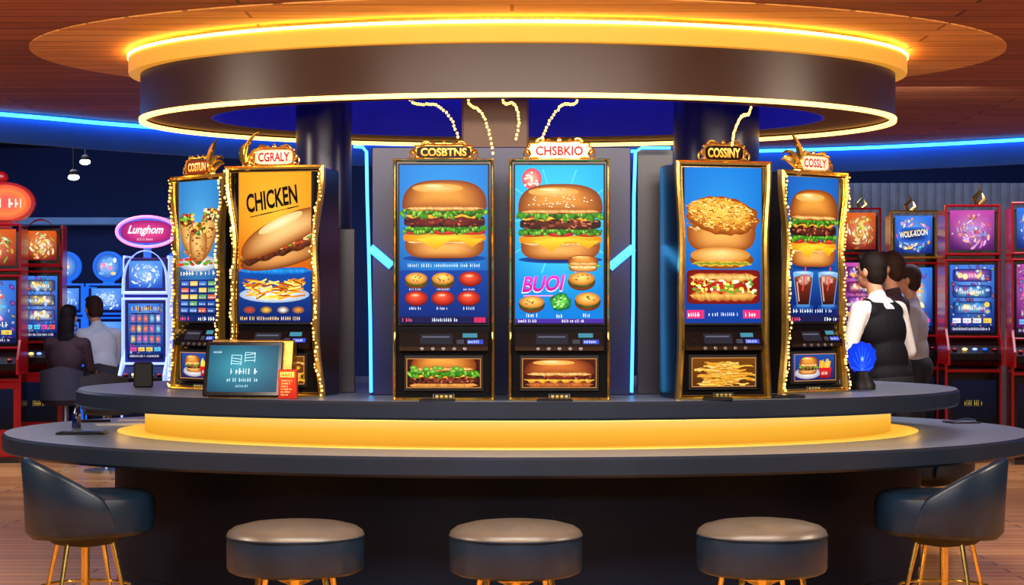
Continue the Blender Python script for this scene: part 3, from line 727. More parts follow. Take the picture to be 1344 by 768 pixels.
# bucket chair
ch=thing('bucket_chair','dark navy leather bucket chair with curved low back and gold legs','chair',(PX(112,9.0),9.0,0),math.radians(-66),'bucket chairs at the bar ends')
b=MB(); b.lathe([(.10,.36),(.24,.36),(.272,.38),(.280,.42),(.280,.50),(.272,.53),(.24,.548),(.12,.556),(.004,.558)],0,.07,40,cap0=True,cap1=True); part('seat',b,ch,M['leather'])
b=MB(); rs=[]; n=40
for i in range(n+1):
    t=-1+2*i/n; th=t*math.radians(100); 
    top=.47+.245*max(0.0,math.cos(th*.80))**1.0 ; bot=.345+.02*abs(t)
    ed=1-max(0,(abs(t)-.93))/.07*.5
    def P(r,z): return (r*math.sin(th),-r*math.cos(th)+.02,z)
    zt=bot+(top-bot)*ed
    ro,ri=.315,.278
    fl=.03*(zt-.4)
    rs.append([P(ro-.03,bot),P(ro,bot+.03),P(ro+.008,(bot+zt)/2),P(ro+.012+fl,zt-.02),P(ro+.002+fl,zt-.006),P(ro-.012+fl,zt),P(ri+.01+fl,zt-.008),P(ri,(bot+zt)/2),P(ri-.02,bot)])
b.rings(rs,True,True); part('backrest',b,ch,M['leather'],angle=50)
b=MB(); b.lathe([(.03,.30),(.16,.32),(.22,.36)],0,0,30,cap0=True,cap1=True); part('under_plate',b,ch,M['blackmatte'])
for i in range(4):
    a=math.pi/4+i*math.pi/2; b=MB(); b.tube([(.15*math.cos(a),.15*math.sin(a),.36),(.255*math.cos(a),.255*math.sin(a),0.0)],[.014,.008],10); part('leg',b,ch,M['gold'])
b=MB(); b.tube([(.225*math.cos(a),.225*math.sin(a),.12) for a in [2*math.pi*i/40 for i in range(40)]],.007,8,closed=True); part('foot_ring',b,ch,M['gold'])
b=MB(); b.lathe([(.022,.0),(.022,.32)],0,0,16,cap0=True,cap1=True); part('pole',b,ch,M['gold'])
ch.scale=(.9,.9,1)
dup(ch,(PX(1239,9.0),9.0,0),math.radians(66)); dup(ch,(PX(1236,11.6),11.95,0),math.radians(100))
# ---------------- items on counters
pt=thing('payment_terminal','gold stand with a slanted touchscreen glowing teal on the shelf','touchscreen terminal',(PX(330,9.13),9.14,ZU),math.radians(-6))
def wedge(mb,x0,x1,prof):
    n=len(prof); vs=[(x0,y,z) for y,z in prof]+[(x1,y,z) for y,z in prof]
    mb.add(vs,[tuple(range(n)),tuple(range(n,2*n))[::-1]]+[(i,i+n,(i+1)%n+n,(i+1)%n) for i in range(n)])
b=MB(); wedge(b,-.19,.19,[(-.055,0),(.1,0),(.1,.24),(.05,.268),(.025,.262),(-.055,.012)]); part('housing',b,pt,M['golddark'],'bronze gold stand')
tilt=math.atan2(.08,.25)
b=MB(); b.box(-.215,.15,-.016,0,.0,.262,.005); bez=part('bezel',b,pt,M['black'],'dark frame',loc=(0,-.0595,.006),rot=(-tilt,0,0))
A=Art(0,0,92,66)
A.grid(0,0,92,66,lambda a,c_: mixc((60,150,168),(12,58,84),min(1,math.hypot((a-.45)*1.3,(c_-.45)*1.3))))
for (x0,y0) in((30,14),(48,10)):
    for k in range(4): A.line(x0,y0+k*4,x0+13,y0+k*4+random.uniform(-2,2),.8,(200,240,245))
    A.line(x0,y0,x0,y0+14,.8,(200,240,245)); A.line(x0+13,y0,x0+13,y0+14,.8,(200,240,245))
A.scrib(30,41,36,8,(235,250,252)); A.scrib(26,52,42,5.5,(200,235,240)); A.scrib(38,60,18,4,(160,205,215)); A.scrib(6,12,12,3.5,(200,230,235))
part('screen',A.mesh('screen',-.195,.02,.13,.243,-.0165),bez,None,'teal touchscreen with white lettering')
cb=thing('card_box','small red card box with gold lettering','box',(PX(377,9.0),9.02,ZU),math.radians(-5))
b=MB(); b.box(-.042,.042,-.012,.03,0,.135,.003); part('box_body',b,cb,M['redbox'])
A=Art(0,0,26,40); A.rect(0,0,26,40,(200,60,30),(150,30,24)); A.rect(2,2,24,10,(240,180,80)); A.scrib(4,9,18,5,(120,20,10)); 
for i in range(6): A.scrib(4,16+i*4,18-(i%3)*3,2.6,(245,200,120))
part('printed_face',A.mesh('printed_face',-.039,.004,.039,.131,-.0125,mat=M['artsign']),cb,None)
b=MB(); b.box(-.05,.05,-.04,.04,0,.13,.008); b.box(-.04,.04,-.043,-.038,.02,.11); solid('speaker',b,M['blackmatte'],'small black speaker box on the shelf','speaker',loc=(PX(188,10.3),10.3,ZU),rot=.2)
bl=thing('blue_lamp','blue fan shaped glass lamp on a black base','lamp',(PX(1131,10.05),10.05,ZU),0)
b=MB(); b.lathe([(.07,0),(.07,.025),(.055,.05),(.04,.09),(.03,.095)],0,0,20,cap0=True,cap1=True); part('base',b,bl,M['blackmatte'])
b=MB(); o=[]
for i in range(40):
    a=2*math.pi*i/40; k=1+.05*math.cos(12*a); z=.155+.085*math.sin(a)*k; x=.075*math.cos(a)*k*(0.75+.35*(z-.07)/.17); o.append((x,z))
b.prism(o,-.015,.015); part('shade',b,bl,M['blueglass'],'scalloped blue glass fan')
A=Art(0,0,10,10)
for i in range(9):
    a=math.pi*(i+.5)/9; A.line(5,9,5-4.4*math.cos(a),9-8.2*math.sin(a),.16,(70,120,240))
A.ell(5,5,.8,1.0,(160,200,255),(40,90,240))
part('shade_pattern',A.mesh('shade_pattern',-.06,.075,.06,.235,-.0155),bl,None)
def slab(name,label,cat,px,D,z,w,d,h,mat,rot=0,mat2=None):
    e=thing(name,label,cat,(PX(px,D),D,z),rot)
    b=MB(); b.box(-w/2,w/2,-d/2,d/2,0,h,min(h*.3,.003)); part('case',b,e,mat)
    b=MB(); b.box(-w/2*.9,w/2*.9,-d/2*.88,d/2*.88,h,h+.0012); part('glass',b,e,mat2 or M['black'])
for px,D in((574,8.80),(728,8.80)): slab('card_reader','flat black card reader on the shelf','card reader',px,D,ZU,.16,.045,.012,M['blackmatte'])
slab('card_reader','flat black card reader on the shelf','card reader',942,8.90,ZU,.13,.05,.014,M['blackmatte'],.1)
slab('tablet','flat black tablet on the shelf','tablet',1030,9.14,ZU,.17,.09,.014,M['blackmatte'],.15)
slab('smartphone','black smartphone lying on the countertop','phone',107,9.94,.75,.24,.11,.012,M['blackmatte'],.05)
slab('smartphone','black smartphone lying on the countertop','phone',125,11.0,.75,.16,.09,.012,M['blackmatte'],.3)
slab('coaster','dark square coaster near the counter rim','coaster',1262,10.9,.75,.16,.16,.008,M['blackmatte'],.2)
for px,D,r in((158,10.75,.3),(186,11.15,.1)):
    b=MB(); b.box(-.13,.13,-.1,.1,0,.0015); solid('paper_sheet',b,M['paper'],'loose white paper sheet on the countertop','paper',loc=(PX(px,D),D,.75),rot=r)
b=MB(); b.lathe([(.022,0),(.024,.01),(.024,.08),(.012,.10),(.010,.12),(.012,.13)],0,0,16,cap0=True,cap1=True); solid('bottle',b,M['darkglass'],'small dark blue bottle on the countertop','bottle',loc=(PX(92,10.3),10.45,.75))
# ---------------- room
b=MB(); b.box(-8,8,-3,24,-.1,0); solid('floor',b,M['floor'],'golden brown wood plank floor','floor',structure=True)
b=MB(); b.box(-8,8,24,24.15,0,3.3); solid('wall_back',b,M['wallblue'],'dark blue back wall','wall',structure=True)
b=MB(); b.box(-8.15,-8,-3,24,0,3.3); solid('wall_left',b,M['wallblue'],'dark blue side wall','wall',structure=True)
b=MB(); b.box(8,8.15,-3,24,0,3.3); solid('wall_right',b,M['wallblue'],'dark blue side wall','wall',structure=True)
b=MB(); b.box(-8,8,-3.15,-3,0,3.3); solid('wall_front',b,M['wallblue'],'dark wall','wall',structure=True)
b=MB(); b.box(2.2,8,21.5,21.65,0,2.72)
for i in range(58): b.box(2.2+i*.1,2.26+i*.1,21.48,21.5,0,2.72)
solid('wall_partition',b,M['wallgrey'],'grey brown slatted partition wall','wall',structure=True)
b=MB(); b.box(-8,8,-3,24,3.3,3.4); solid('ceiling_upper',b,M['darkceil'],'dark recessed ceiling','ceiling',structure=True)
arc0=[(-8,9.0),(-5.5,11.3),(-3.46,13.4),(-2.69,14.3),(-1,15.8),(0.8,16.6),(2.4,16.5),(4.07,15.4),(6,13.4),(8,11)]
arc=[]
for i in range(len(arc0)-1):
    p0=Vector(arc0[max(i-1,0)]);p1=Vector(arc0[i]);p2=Vector(arc0[i+1]);p3=Vector(arc0[min(i+2,len(arc0)-1)])
    for k in range(8):
        t=k/8; arc.append(tuple(0.5*((2*p1)+(p2-p0)*t+(2*p0-5*p1+4*p2-p3)*t*t+(3*p1-p0-3*p2+p3)*t**3)))
arc.append(arc0[-1])
poly=[(-8,-3)]+arc+[(8,-3)]
n=len(poly); b=MB(); b.add([(x,y,2.71) for x,y in poly]+[(x,y,2.80) for x,y in poly],[tuple(range(n)),tuple(range(n,2*n))]+[(i,(i+1)%n,(i+1)%n+n,i+n) for i in range(n)])
solid('ceiling',b,M['ceil'],'reddish wood plank ceiling','ceiling',structure=True)
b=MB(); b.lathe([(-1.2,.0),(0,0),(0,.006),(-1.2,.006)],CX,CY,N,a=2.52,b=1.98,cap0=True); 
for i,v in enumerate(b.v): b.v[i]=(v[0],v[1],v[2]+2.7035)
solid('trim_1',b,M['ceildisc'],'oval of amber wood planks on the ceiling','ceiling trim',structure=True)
b=MB(); m=len(arc); rs=[]
for x,y in arc: rs.append([(x,y+.005,2.71),(x,y+.06,2.71),(x,y+.06,2.50),(x,y+.005,2.50)])
b.rings(rs,True,True); solid('trim_2',b,M['trimblue'],'blue curved fascia at the ceiling edge','fascia',structure=True)
b=MB(); b.tube([(x,y-.05,2.685) for x,y in arc],.013,6); solid('cove_light',b,M['blueled'],'blue light strip along the curved ceiling edge','light strip')
b=MB(); b.box(-6.5,-3.2,23.6,23.98,2.36,2.44); solid('trim_3',b,M['ledge'],'pale ledge on the back wall','ledge',structure=True)
for px,y,D in((97,232,15.5),(112,212,16.5)):
    z=CZ+(400-y)/F*D
    e=thing('spotlight','small bright ceiling spotlight on a stem','spotlight',(PX(px,D),D,z))
    b=MB(); b.lathe([(.03,.0),(.035,.04),(.02,.055),(.008,.06),(.004,3.3-z)],0,0,16,cap0=True,cap1=True); part('housing',b,e,M['blackmatte'])
    b=MB(); b.sphere((0,-.01,-.005),(.045,.035,.024),12,8); part('lens',b,e,M['lampwhite'])
# ---------------- background slot machines
def bgreels(A,pal,kind=0):
    x0,y0,x1,y1=A.b; w=x1-x0;h=y1-y0; X=lambda t:x0+w*t; Y=lambda t:y0+h*t
    g=mixc(pal[0],(255,255,255),.35)
    A.grid(x0,y0,x1,y1,lambda a,c_: mixc(g,mixc(pal[0],pal[1],c_),min(1,math.hypot((a-.5)*1.8,(c_-.4)*1.8))),8,10)
    for i in range(70): A.ell(X(random.uniform(.04,.96)),Y(random.uniform(.02,.98)),random.uniform(2,8),random.uniform(1.5,5),mixc(random.choice(pal[2:]),pal[0],.25),pal[1],n=8,rings=2,rot=random.random()*3)
    if kind==0:
        A.scrib(X(.1),Y(.13),w*.8,h*.09,pal[2])
        A.rrect(X(.05),Y(.17),X(.95),Y(.74),mixc(pal[1],(255,255,255),.12),mixc(pal[1],(0,0,0),.3),p=14)
        for r in range(3):
            for c in range(5):
                cx,cy=X(.14+.18*c),Y(.27+.185*r); k2=mixc(pal[0],(235,235,250),.4); A.rrect(cx-w*.085,cy-h*.085,cx+w*.085,cy+h*.085,k2,mixc(k2,pal[1],.6),p=8,n=12)
                k=random.choice(pal[2:]); A.ell(cx,cy,w*.065,h*.065,mixc(k,(255,255,255),.4),mixc(k,(60,10,30),.4),n=10,rings=2,rough=.2)
    elif kind==1:
        for r in range(3):
            A.rrect(X(.06),Y(.06+.24*r),X(.94),Y(.25+.24*r),mixc(random.choice(pal[2:]),(255,255,255),.2),pal[1],p=8)
            for i in range(12): A.ell(X(random.uniform(.12,.88)),Y(.155+.24*r+random.uniform(-.06,.06)),random.uniform(3,8),random.uniform(3,6),random.choice(pal[2:]+[(255,255,255)]),random.choice(pal[:3]),n=9,rings=2)
            A.scrib(X(.2),Y(.19+.24*r),w*.6,h*.06,(255,250,235))
    else:
        A.ell(X(.5),Y(.4),w*.36,h*.3,mixc(pal[2],(255,255,255),.4),pal[0],n=26)
        for i in range(40):
            a=random.uniform(0,6.28);r=random.uniform(0,.3); A.ell(X(.5)+w*r*math.cos(a),Y(.4)+h*r*math.sin(a),random.uniform(3,9),random.uniform(2,5),random.choice(pal[2:]+[(255,255,255)]),random.choice(pal),n=9,rings=2,rot=a)
        A.scrib(X(.12),Y(.74),w*.76,h*.08,(255,240,220))
    for c in range(4): A.rect(X(.06+.23*c),Y(.79),X(.24+.23*c),Y(.86),random.choice(pal[2:])); A.scrib(X(.08+.23*c),Y(.85),w*.13,h*.04,(20,20,60))
    A.rect(x0,Y(.91),x1,y1,mixc(pal[1],(0,0,0),.4)); A.scrib(X(.05),Y(.97),w*.85,h*.045,(230,230,255))
def bgtitle(A,pal,txt=None,tc=(255,255,255)):
    x0,y0,x1,y1=A.b; w=x1-x0;h=y1-y0; X=lambda t:x0+w*t; Y=lambda t:y0+h*t
    g=mixc(pal[0],(255,255,255),.45)
    A.grid(x0,y0,x1,y1,lambda a,c_: mixc(g,mixc(pal[0],pal[1],c_),min(1,math.hypot((a-.5)*1.8,(c_-.5)*1.8))),8,8)
    for i in range(90):
        a=random.uniform(0,6.28);r=random.uniform(.0,.46)
        A.ell(X(.5)+w*r*math.cos(a),Y(.52)+h*r*math.sin(a),random.uniform(2,9),random.uniform(1,4),random.choice(pal[2:]+[(255,255,255)]),random.choice(pal),n=9,rings=2,rot=a+1.2)
    if txt:
        A.rrect(X(.06),Y(.3),X(.94),Y(.72),mixc(pal[1],(0,0,0),.2),pal[0],p=4); A.text(txt,X(.12),Y(.60),w*.76,h*.17,(255,230,120),c2=(255,255,255),rot=-.1)
PA=[(50,120,230),(10,30,110),(250,210,80),(240,90,70),(240,240,255),(90,200,240),(230,80,170)]
PB=[(200,70,170),(70,14,90),(250,190,90),(240,80,90),(255,210,240),(120,190,250),(200,110,250)]
PC=[(80,150,245),(30,80,200),(230,240,255),(150,210,255),(255,255,255),(90,170,255)]
PD=[(220,90,20),(110,20,16),(255,210,80),(255,130,50),(255,240,200),(120,180,60)]
def bgm(label,px,D,w,h,trim,pal1,pal2,top='flat',txt=None,body=None,lower=None,rot=0,kind=0,trim2=None):
    r=thing('slot_machine',label,'slot machine',(PX(px,D),D,0),rot,'slot machines around the casino hall')
    W=w/2; body=body or M['black']
    b=MB(); b.box(-W*.94,W*.94,0.05,.5,.05,h*.97,.01); b.box(-W*.9,W*.9,-.01,.48,0,.05); part('cabinet',b,r,body)
    b=MB(); b.box(-W*.96,W*.96,-.03,.06,.05,h*.34,.01); part('lower_door',b,r,lower or body)
    def rp(x,z0,z1): return [(-x,z0),(x,z0),(x,z1),(-x,z1)]
    f=MB(); t=.020
    f.frame(rp(W,h*.475,h*.785),rp(W-t,h*.475+t,h*.785-t),0.0,.06,.01)
    if top=='arch':
        n=16; o=[(W*math.cos(math.pi*i/n),h*.82+ (h*.18)*math.sin(math.pi*i/n)**.8) for i in range(n+1)]; i_=[((W-t)*math.cos(math.pi*i/n),h*.835+(h*.18-t)*math.sin(math.pi*i/n)**.8) for i in range(n+1)]
        f.frame([(W,h*.80)]+o[1:-1]+[(-W,h*.80)],[(W-t,h*.815)]+i_[1:-1]+[(-W+t,h*.815)],0,.06,.01)
    f.box(-W,-W+.018,-.03,.03,.05,h*.47); f.box(W-.018,W,-.03,.03,.05,h*.47); f.box(-W,W,-.034,.0,h*.34,h*.352)
    for sx in (-1,1):
        x0_,x1_=(sx*(W-.02),sx*W) if sx>0 else (sx*W,sx*(W-.02))
        wedge(f,x0_,x1_,[(-.16,h*.37),(-.16,h*.43),(-.02,h*.50),(.06,h*.56),(.06,h*.98),(.45,h*.98),(.45,h*.37)])
    part('frame',f,r,trim,'glowing coloured trim')
    if top!='arch':
        f=MB(); f.frame(rp(W,h*.80,h),rp(W-t,h*.80+t,h-t),0.0,.06,.01); part('upper_frame',f,r,trim2 or trim)
    q=t+.03
    A=Art(0,0,100,120); bgreels(A,pal1,kind); part('screen',A.mesh('screen',-W+q,h*.475+q,W-q,h*.785-q,.045,mat=M['artbg']),r,None,'lit game display')
    A=Art(0,0,100,80); bgtitle(A,pal2,txt)
    if top=='arch': part('upper_screen',A.mesh('upper_screen',-W*.72,h*.83,W*.72,h*.955,.045,mat=M['artbg']),r,None,'lit upper display')
    else: part('upper_screen',A.mesh('upper_screen',-W+q,h*.80+q,W-q,h-q,.045,mat=M['artbg']),r,None,'lit upper display')
    d=MB(); wedge(d,-W+.02,W-.02,[(-.14,h*.39),(-.14,h*.415),(.05,h*.47),(.05,h*.36),(-.02,h*.36)]); dk=part('button_deck',d,r,M['black'])
    cols=[M['redlac'],M['bulb'],M['whitelit'],M['bluelac']]
    for i in range(5):
        key=('bb',i%4)
        if key not in bgm.c:
            d=MB(); d.sphere((0,0,0),(.024,.018,.012),8,6); bgm.c[key]=d.mesh('button',[cols[i%4]])
        part('button',bgm.c[key],dk,None,loc=((i-2)*W*.36,-.1,h*.432))
    A=Art(0,0,100,50); A.rect(0,0,100,50,mixc(pal1[1],(10,10,14),.75),(8,8,12)); A.scrib(30,30,40,7,mixc(pal1[2],(20,20,20),.4))
    part('belly_panel',A.mesh('belly_panel',-W*.8,h*.14,W*.8,h*.31,-.031,mat=M['artbg']),r,None)
    return r
bgm.c={}
def ornament(parent,z,x=0,s=.1):
    e=MB(); e.tube([(x,.1,z),(x-.02,.1,z+s*.5),(x+.03,.1,z+s),(x+.01,.1,z+s*1.6)],[s*.3,s*.45,s*.3,s*.04],8,flat=.5)
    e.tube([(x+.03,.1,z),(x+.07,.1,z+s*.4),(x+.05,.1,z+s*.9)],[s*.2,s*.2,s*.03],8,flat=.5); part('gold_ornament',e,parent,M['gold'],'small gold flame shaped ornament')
R2=bgm('tall black slot machine with red trim and pink upper display',1277,18,.50,2.31,M['redlac'],PA,PB,kind=1,rot=-.06); ornament(R2,2.31,.05,.12)
R1=bgm('black slot machine with gold framed blue upper display',1200,18.9,.45,2.30,M['redlac'],PA,PA,txt='WOLK-KOON',kind=2,trim2=M['gold'],rot=-.08)
ornament(R1,2.30,-.05,.1)
R3=bgm('tall red trimmed slot machine beside another',1363,17.3,.46,2.3,M['redlac'],PB,PA,rot=-.12,kind=2)
R0=bgm('red trimmed slot machine near the partition wall',1130,20.4,.42,2.40,M['redlac'],PB,PD,kind=1); ornament(R0,2.40,.0,.1)
bgm('slot machine with blue lit display near the partition wall',1066,20.8,.44,2.1,M['bluelac'],PA,PA)
LA=bgm('red slot machine with round orange topper',-18,17.5,.6,2.12,M['redlac'],PA,PD,lower=M['redlac'],kind=2,rot=.1)
e=MB(); e.prism([(.15+.26*math.cos(2*math.pi*i/32),2.31+.18*math.sin(2*math.pi*i/32)) for i in range(32)],0.1,.2); e.box(.0,.2,.1,.2,2.08,2.15)
tp=part('topper',e,LA,M['redlac'],'round glowing orange sign')
A=Art(0,0,40,30); A.ell(20,15,19,14,(255,200,110),(240,80,50)); A.ell(20,15,15,10,(250,90,90),(250,140,60)); A.scrib(7,19,27,7,(255,245,225)); part('sign_face',A.mesh('sign_face',-.09,2.14,.39,2.48,.097,mat=M['artbg']),tp,None)
e=MB(); e.sphere((0.1,.15,2.53),(.07,.05,.06),10,8); part('finial',e,LA,M['redlac'])
bgm('red slot machine with arched top',53,18.5,.40,2.19,M['redlac'],PA,PD,top='arch',lower=M['redlac'],kind=1,rot=.12)
LC=bgm('white and blue glowing slot machine under a pink neon sign',190,17,.4,1.86,M['whitelit'],PA,PC,body=M['navy'],top='arch')
e=MB(); e.prism([(.25*math.cos(2*math.pi*i/32),2.03+.12*math.sin(2*math.pi*i/32)) for i in range(32)],0.1,.16); e.box(-.03,.03,.1,.16,1.8,1.93); tp=part('topper',e,LC,M['bluelac'])
e=MB(); e.tube([(.26*math.cos(2*math.pi*i/40),.09,2.03+.13*math.sin(2*math.pi*i/40)) for i in range(40)],.014,6,closed=True); part('neon_border',e,tp,M['pinkneon'])
A=Art(0,0,80,40); A.rrect(2,2,78,38,(250,80,150),(160,20,110),p=2.4); A.text('Lunghom',11,27,50,17,(255,250,255),slant=.3); A.scrib(26,34,26,4,(255,200,230)); part('sign_face',A.mesh('sign_face',-.24,1.92,.24,2.14,.096,mat=M['artbg']),tp,None,'oval neon sign')
for i,px in enumerate((14,82,139,232)):
    r=bgm('blue lit slot machine with round topper',px,20.6,.42,1.62,M['bluelac'],PA if i%2 else PC,PC,body=M['navy'],kind=i%3)
    e=MB(); e.prism([(.16*math.cos(2*math.pi*k/24),1.80+.16*math.sin(2*math.pi*k/24)) for k in range(24)],0.1,.2); e.box(-.05,.05,.1,.2,1.6,1.66); tp=part('topper',e,r,M['bluelac'],'round glowing topper')
    A=Art(0,0,40,40); A.ell(20,20,19,19,(150,200,250),(30,90,200))
    for k in range(16): A.ell(20+random.uniform(-11,11),20+random.uniform(-11,11),random.uniform(2,5),random.uniform(2,4),random.choice([(230,240,255),(120,180,250),(255,150,200),(250,220,150)]),n=9,rings=2)
    part('sign_face',A.mesh('sign_face',-.14,1.66,.14,1.94,.097,mat=M['artbg']),tp,None)
# ---------------- people
def remeshed(name,mb,mat,vox=.009,it=3):
    me=mb.mesh('tmp',[mat],False); o=bpy.data.objects.new('tmp',me); COL.objects.link(o)
    m=o.modifiers.new('r','REMESH'); m.mode='VOXEL'; m.voxel_size=vox; m.use_smooth_shade=True
    s=o.modifiers.new('s','SMOOTH'); s.factor=.5; s.iterations=it
    dg=bpy.context.evaluated_depsgraph_get(); r=bpy.data.meshes.new_from_object(o.evaluated_get(dg)); r.name=name
    bpy.data.objects.remove(o); r.materials.clear(); r.materials.append(mat)
    r.polygons.foreach_set('use_smooth',[True]*len(r.polygons)); return r
def person(label,loc,rot,shirt,vest=None,hz=.93,lean=0.0,seated=False,hair='short',hairmat='hair',elb=None,wr=None,headyaw=0,sc=1.0,short_sleeve=False):
    p=thing('person',label,'person',loc,rot)
    p.scale=(sc,sc,sc)
    cl,sl=math.cos(lean),math.sin(lean)
    def T(v):
        x,y,z=v; return (x,y*cl+z*sl,hz+z*cl-y*sl)
    elb=elb or [(-.27,.02,.20),(.27,.02,.20)]; wr=wr or [(-.25,.2,.10),(.25,.2,.10)]
    sh=[(-.185,0,.47),(.185,0,.47)]
    if seated: knees=[(-.12,.44,hz+.02),(.12,.44,hz+.02)]; ank=[(-.12,.42,hz-.40),(.12,.42,hz-.40)]
    else: knees=[(-.10,.02,.50),(.10,.02,.50)]; ank=[(-.11,-.01,.09),(.11,-.01,.09)]
    hips=[(-.09,0,hz-.03),(.09,0,hz-.03)]
    def torso(mb,k=0.0):
        mb.sphere(T((0,0,.33)),(.165+k,.108+k,.19+k),18,12); mb.sphere(T((0,0,.14)),(.14+k,.098+k,.17+k),18,12)
        mb.capsule(T((-.15,0,.465)),.062+k,T((.15,0,.465)),.062+k); mb.capsule(T((-.06,0,.50)),.055+k,T((.06,0,.50)),.055+k)
    def arm(mb,i,k,end=1.0):
        mb.capsule(T(sh[i]),.054+k,T(elb[i]),.040+k)
        if end>0: 
            w=Vector(T(elb[i])).lerp(Vector(T(wr[i])),end); mb.capsule(T(elb[i]),.040+k,tuple(w),.028+k)
    def legs(mb,k=0.0):
        mb.sphere((0,0,hz),(.165+k,.12+k,.12+k),18,12)
        for i in(0,1):
            mb.capsule(hips[i],.085+k,knees[i],.056+k); mb.capsule(knees[i],.055+k,ank[i],.038+k)
    bd=MB(); torso(bd); legs(bd); 
    hc=T((0,.02,.735))
    bd.capsule(T((0,-.005,.48)),.058,T((0,.012,.64)),.052)
    R=Matrix.Rotation(headyaw,3,'Z')
    def Hd(v): w=R@Vector(v); return (hc[0]+w.x,hc[1]+w.y,hc[2]+w.z)
    def hs(mb,c,r,n=18,m=12):
        k=len(mb.v); mb.sphere((0,0,0),r,n,m)
        for q in range(k,len(mb.v)): mb.v[q]=Hd((c[0]+mb.v[q][0],c[1]+mb.v[q][1],c[2]+mb.v[q][2]))
    hs(bd,(0,-.005,.02),(.076,.094,.10)); hs(bd,(0,.025,-.045),(.056,.066,.066)); hs(bd,(0,.045,-.085),(.034,.035,.026))
    bd.capsule(Hd((0,.088,.012)),.009,Hd((0,.108,-.03)),.014,8); hs(bd,(0,.088,-.062),(.024,.012,.009),8,6)
    for sx in(-1,1): hs(bd,(sx*.082,-.005,-.008),(.012,.02,.032),8,8); hs(bd,(sx*.03,.085,.03),(.02,.01,.006),8,6)
    for i in(0,1):
        arm(bd,i,0)
        e=Vector(T(elb[i]));w=Vector(T(wr[i])); d=(w-e).normalized(); up=Vector((0,0,1)); side=d.cross(up).normalized(); sx=-1 if i==0 else 1
        bd.capsule(tuple(w+d*.01),.027,tuple(w+d*.075),.03)
        bd.capsule(tuple(w+d*.03-side*.018),.022,tuple(w+d*.08-side*.02),.018); bd.capsule(tuple(w+d*.03+side*.018),.022,tuple(w+d*.08+side*.02),.018)
        for k,(off,L) in enumerate(((-.033,.062),(-.011,.075),(.011,.07),(.033,.055))):
            a=w+d*.085+side*off; m=a+d*L*.55-up*.008; t=m+d*L*.35-up*.03
            bd.capsule(tuple(a),.0095,tuple(m),.009,8); bd.capsule(tuple(m),.009,tuple(t),.008,8)
        a=w+d*.03-side*.03*sx; m=a+d*.035-side*.022*sx; bd.capsule(tuple(a),.012,tuple(m),.011,8); bd.capsule(tuple(m),.011,tuple(m+d*.03),.009,8)
        f=Vector(ank[i]); bd.capsule(tuple(f+Vector((0,0,-.04))),.036,tuple(f+Vector((0,.13,-.06))),.028)
    part('body',remeshed('body',bd,M['skin'],.0075,2),p,None)
    s=MB(); torso(s,.010); s.sphere(T((0,0,.02)),(.172,.125,.11),18,12)
    for i in(0,1): arm(s,i,.011 if not short_sleeve else .018,0.96 if not short_sleeve else 0)
    s.capsule(T((0,-.005,.50)),.066,T((0,.0,.56)),.062); part('shirt',remeshed('shirt',s,shirt,.01,2),p,None)
    if vest:
        s=MB(); s.sphere(T((0,0,.33)),(.186,.134,.185),18,12); s.sphere(T((0,0,.14)),(.166,.124,.18),18,12); s.sphere(T((0,0,.03)),(.182,.138,.10),18,12)
        s.capsule(T((-.10,-.024,.45)),.074,T((.10,-.024,.45)),.074)
        for sx in(-.115,.115): s.capsule(T((sx,-.04,.46)),.05,T((sx*.95,0,.505)),.047); s.capsule(T((sx*.95,0,.505)),.044,T((sx,.06,.42)),.047)
        part('waistcoat',remeshed('waistcoat',s,vest,.01,2),p,None)
    s=MB(); legs(s,.016); part('trousers',remeshed('trousers',s,M['trouser'],.012,2),p,None)
    for i in(0,1):
        f=Vector(ank[i]); s=MB(); s.capsule(tuple(f+Vector((0,-.02,-.045))),.044,tuple(f+Vector((0,.14,-.058))),.032); s.capsule(tuple(f+Vector((0,0,-.03))),.046,tuple(f),.044); part('shoe',remeshed('shoe',s,M['shoe'],.01,1),p,None)
    s=MB(); hs(s,(0,-.02,.035),(.087,.096,.102)); hs(s,(0,-.045,-.01),(.081,.066,.09)); hs(s,(0,.05,.09),(.062,.045,.04))
    if hair=='long': hs(s,(0,-.065,-.09),(.088,.055,.16)); hs(s,(0,-.07,-.2),(.095,.045,.11))
    part('hair',remeshed('hair',s,M[hairmat],.008,2),p,None)
    for sx in(-1,1):
        s=MB(); s.sphere(Hd((sx*.03,.089,.014)),(.011,.007,.006),8,6); part('eye',s,p,M['eye'])
    s=MB(); s.sphere(Hd((0,.099,-.062)),(.019,.006,.006),8,6); part('mouth',s,p,M['lip'])
    return p
person('bartender in white shirt and black waistcoat, standing with bent arms',(PX(1168,12.7),12.7,0),math.radians(38),M['shirt'],M['vest'],lean=.2,elb=[(-.28,.06,.22),(.28,.04,.2)],wr=[(-.24,.28,.2),(.22,.26,.18)],headyaw=.2,sc=.98)
person('person with brown hair in a dark top, standing',(PX(1172,14.6),14.6,0),math.radians(60),M['topdark'],None,hairmat='hairb',sc=1.0)
person('person with brown hair in a grey t-shirt, standing',(PX(1204,15.8),15.8,0),math.radians(75),M['shirtgrey'],None,lean=.08,hairmat='hairb',sc=.96,short_sleeve=True)
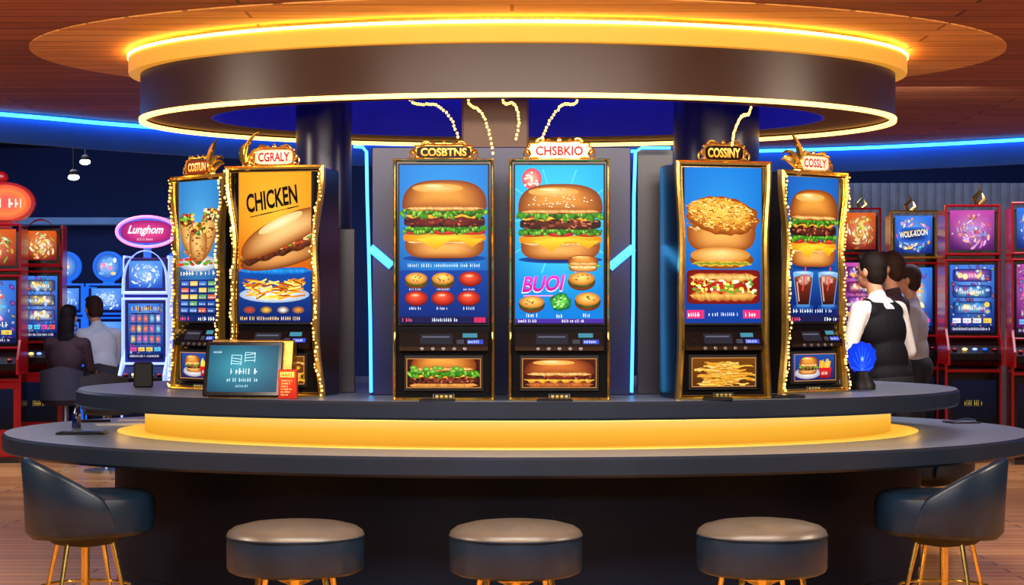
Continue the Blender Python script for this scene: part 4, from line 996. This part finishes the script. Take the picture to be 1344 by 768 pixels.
def bstool(px,D):
    e=thing('casino_chair','grey upholstered casino chair with steel pedestal','chair',(PX(px,D),D,0),0,'casino chairs')
    b=MB(); b.lathe([(.05,.48),(.19,.48),(.21,.50),(.21,.545),(.18,.56),(.01,.565)],0,0,24,cap0=True,cap1=True); part('seat',b,e,M['chairgrey'])
    b=MB(); b.lathe([(.2,0),(.2,.02),(.04,.04),(.03,.06),(.03,.48)],0,0,20,cap0=True,cap1=True); part('pedestal',b,e,M['chrome'])
    b=MB(); rs=[]
    for i in range(13):
        th=-.9+1.8*i/12; rs.append([( .22*math.sin(th),-.22*math.cos(th),.53),(.245*math.sin(th),-.245*math.cos(th),.53),(.255*math.sin(th),-.26*math.cos(th),.84-.05*abs(th)),(.23*math.sin(th),-.235*math.cos(th),.84-.05*abs(th))])
    b.rings(rs,True,True); part('backrest',b,e,M['chairgrey'])
    return e
bstool(86,18.2); bstool(136,19.2); bstool(142,16.6)
person('seated person with long dark hair in a dark top',(PX(86,18.2),18.2,0),math.radians(-10),M['topdark'],None,hz=.66,lean=.08,seated=True,hair='long',elb=[(-.20,.12,.24),(.20,.12,.24)],wr=[(-.14,.34,.22),(.14,.34,.22)],sc=.92)
person('seated person in a pale blue shirt leaning forward',(PX(138,19.2),19.2,0),math.radians(40),M['shirtblue'],None,hz=.66,lean=.3,seated=True,hairmat='hairb',elb=[(-.22,.14,.24),(.22,.14,.24)],wr=[(-.16,.36,.26),(.16,.36,.26)],sc=1.0)
# ---------------- unseen fill lights added to brighten the room
def area(name,loc,rot,size,power,color,sy=None):
    l=bpy.data.lights.new(name,'AREA'); l.shape='RECTANGLE'; l.size=size; l.size_y=sy or size; l.energy=power; l.color=color
    o=bpy.data.objects.new(name,l); COL.objects.link(o); o.location=loc; o.rotation_euler=rot; return o
area('fill_light_front',(0,6.6,2.66),(math.radians(12),0,0),4.0,205,(1,.87,.72),.5)  # added fill from above for stools and counter, no fixture
area('fill_light_mid',(0,2.5,2.66),(math.radians(55),0,0),5.0,130,(.82,.9,1),.8)  # added frontal fill for the machines, out of view
area('fill_light_side',(-4.6,8.0,2.66),(0,math.radians(-20),0),1.2,220,(1,.82,.62))  # added side fill for floor and counter ends, one each side
area('fill_light_side',(4.6,8.0,2.66),(0,math.radians(20),0),1.2,220,(1,.82,.62))
area('ceiling_fill_wash',(0,5.2,2.25),(math.radians(180-35),0,0),6.0,95,(1,.70,.42),.6)  # unseen upward fill added to brighten the plank ceiling
area('hall_fill_left',(-4.8,16.6,3.25),(math.radians(10),0,0),3,230,(.7,.76,1),3)  # added fill for the dark hall on the left
area('hall_fill_right',(4.2,17.2,3.25),(math.radians(10),0,0),3,170,(.9,.82,1),2)  # added fill for the dark hall on the right
area('hall_fill_back',(0,21.0,3.25),(math.radians(30),0,0),12,150,(.2,.45,1),1)  # added blue fill for the back wall
area('bartender_fill',(2.3,11.8,2.66),(math.radians(25),0,0),1.0,80,(1,.93,.86))  # added fill to brighten the bartender, no fixture there
w=bpy.data.worlds.new('w'); scene.world=w; w.use_nodes=True; w.node_tree.nodes['Background'].inputs[0].default_value=(.02,.025,.05,1)
cam=bpy.data.cameras.new('cam'); co=bpy.data.objects.new('camera',cam); COL.objects.link(co); co.location=(0,0,CZ); co.rotation_euler=(math.radians(90),0,0)
cam.sensor_width=36; cam.lens=F/1344*36; cam.shift_y=16/1344.; scene.camera=co
scene.view_settings.view_transform='Standard'
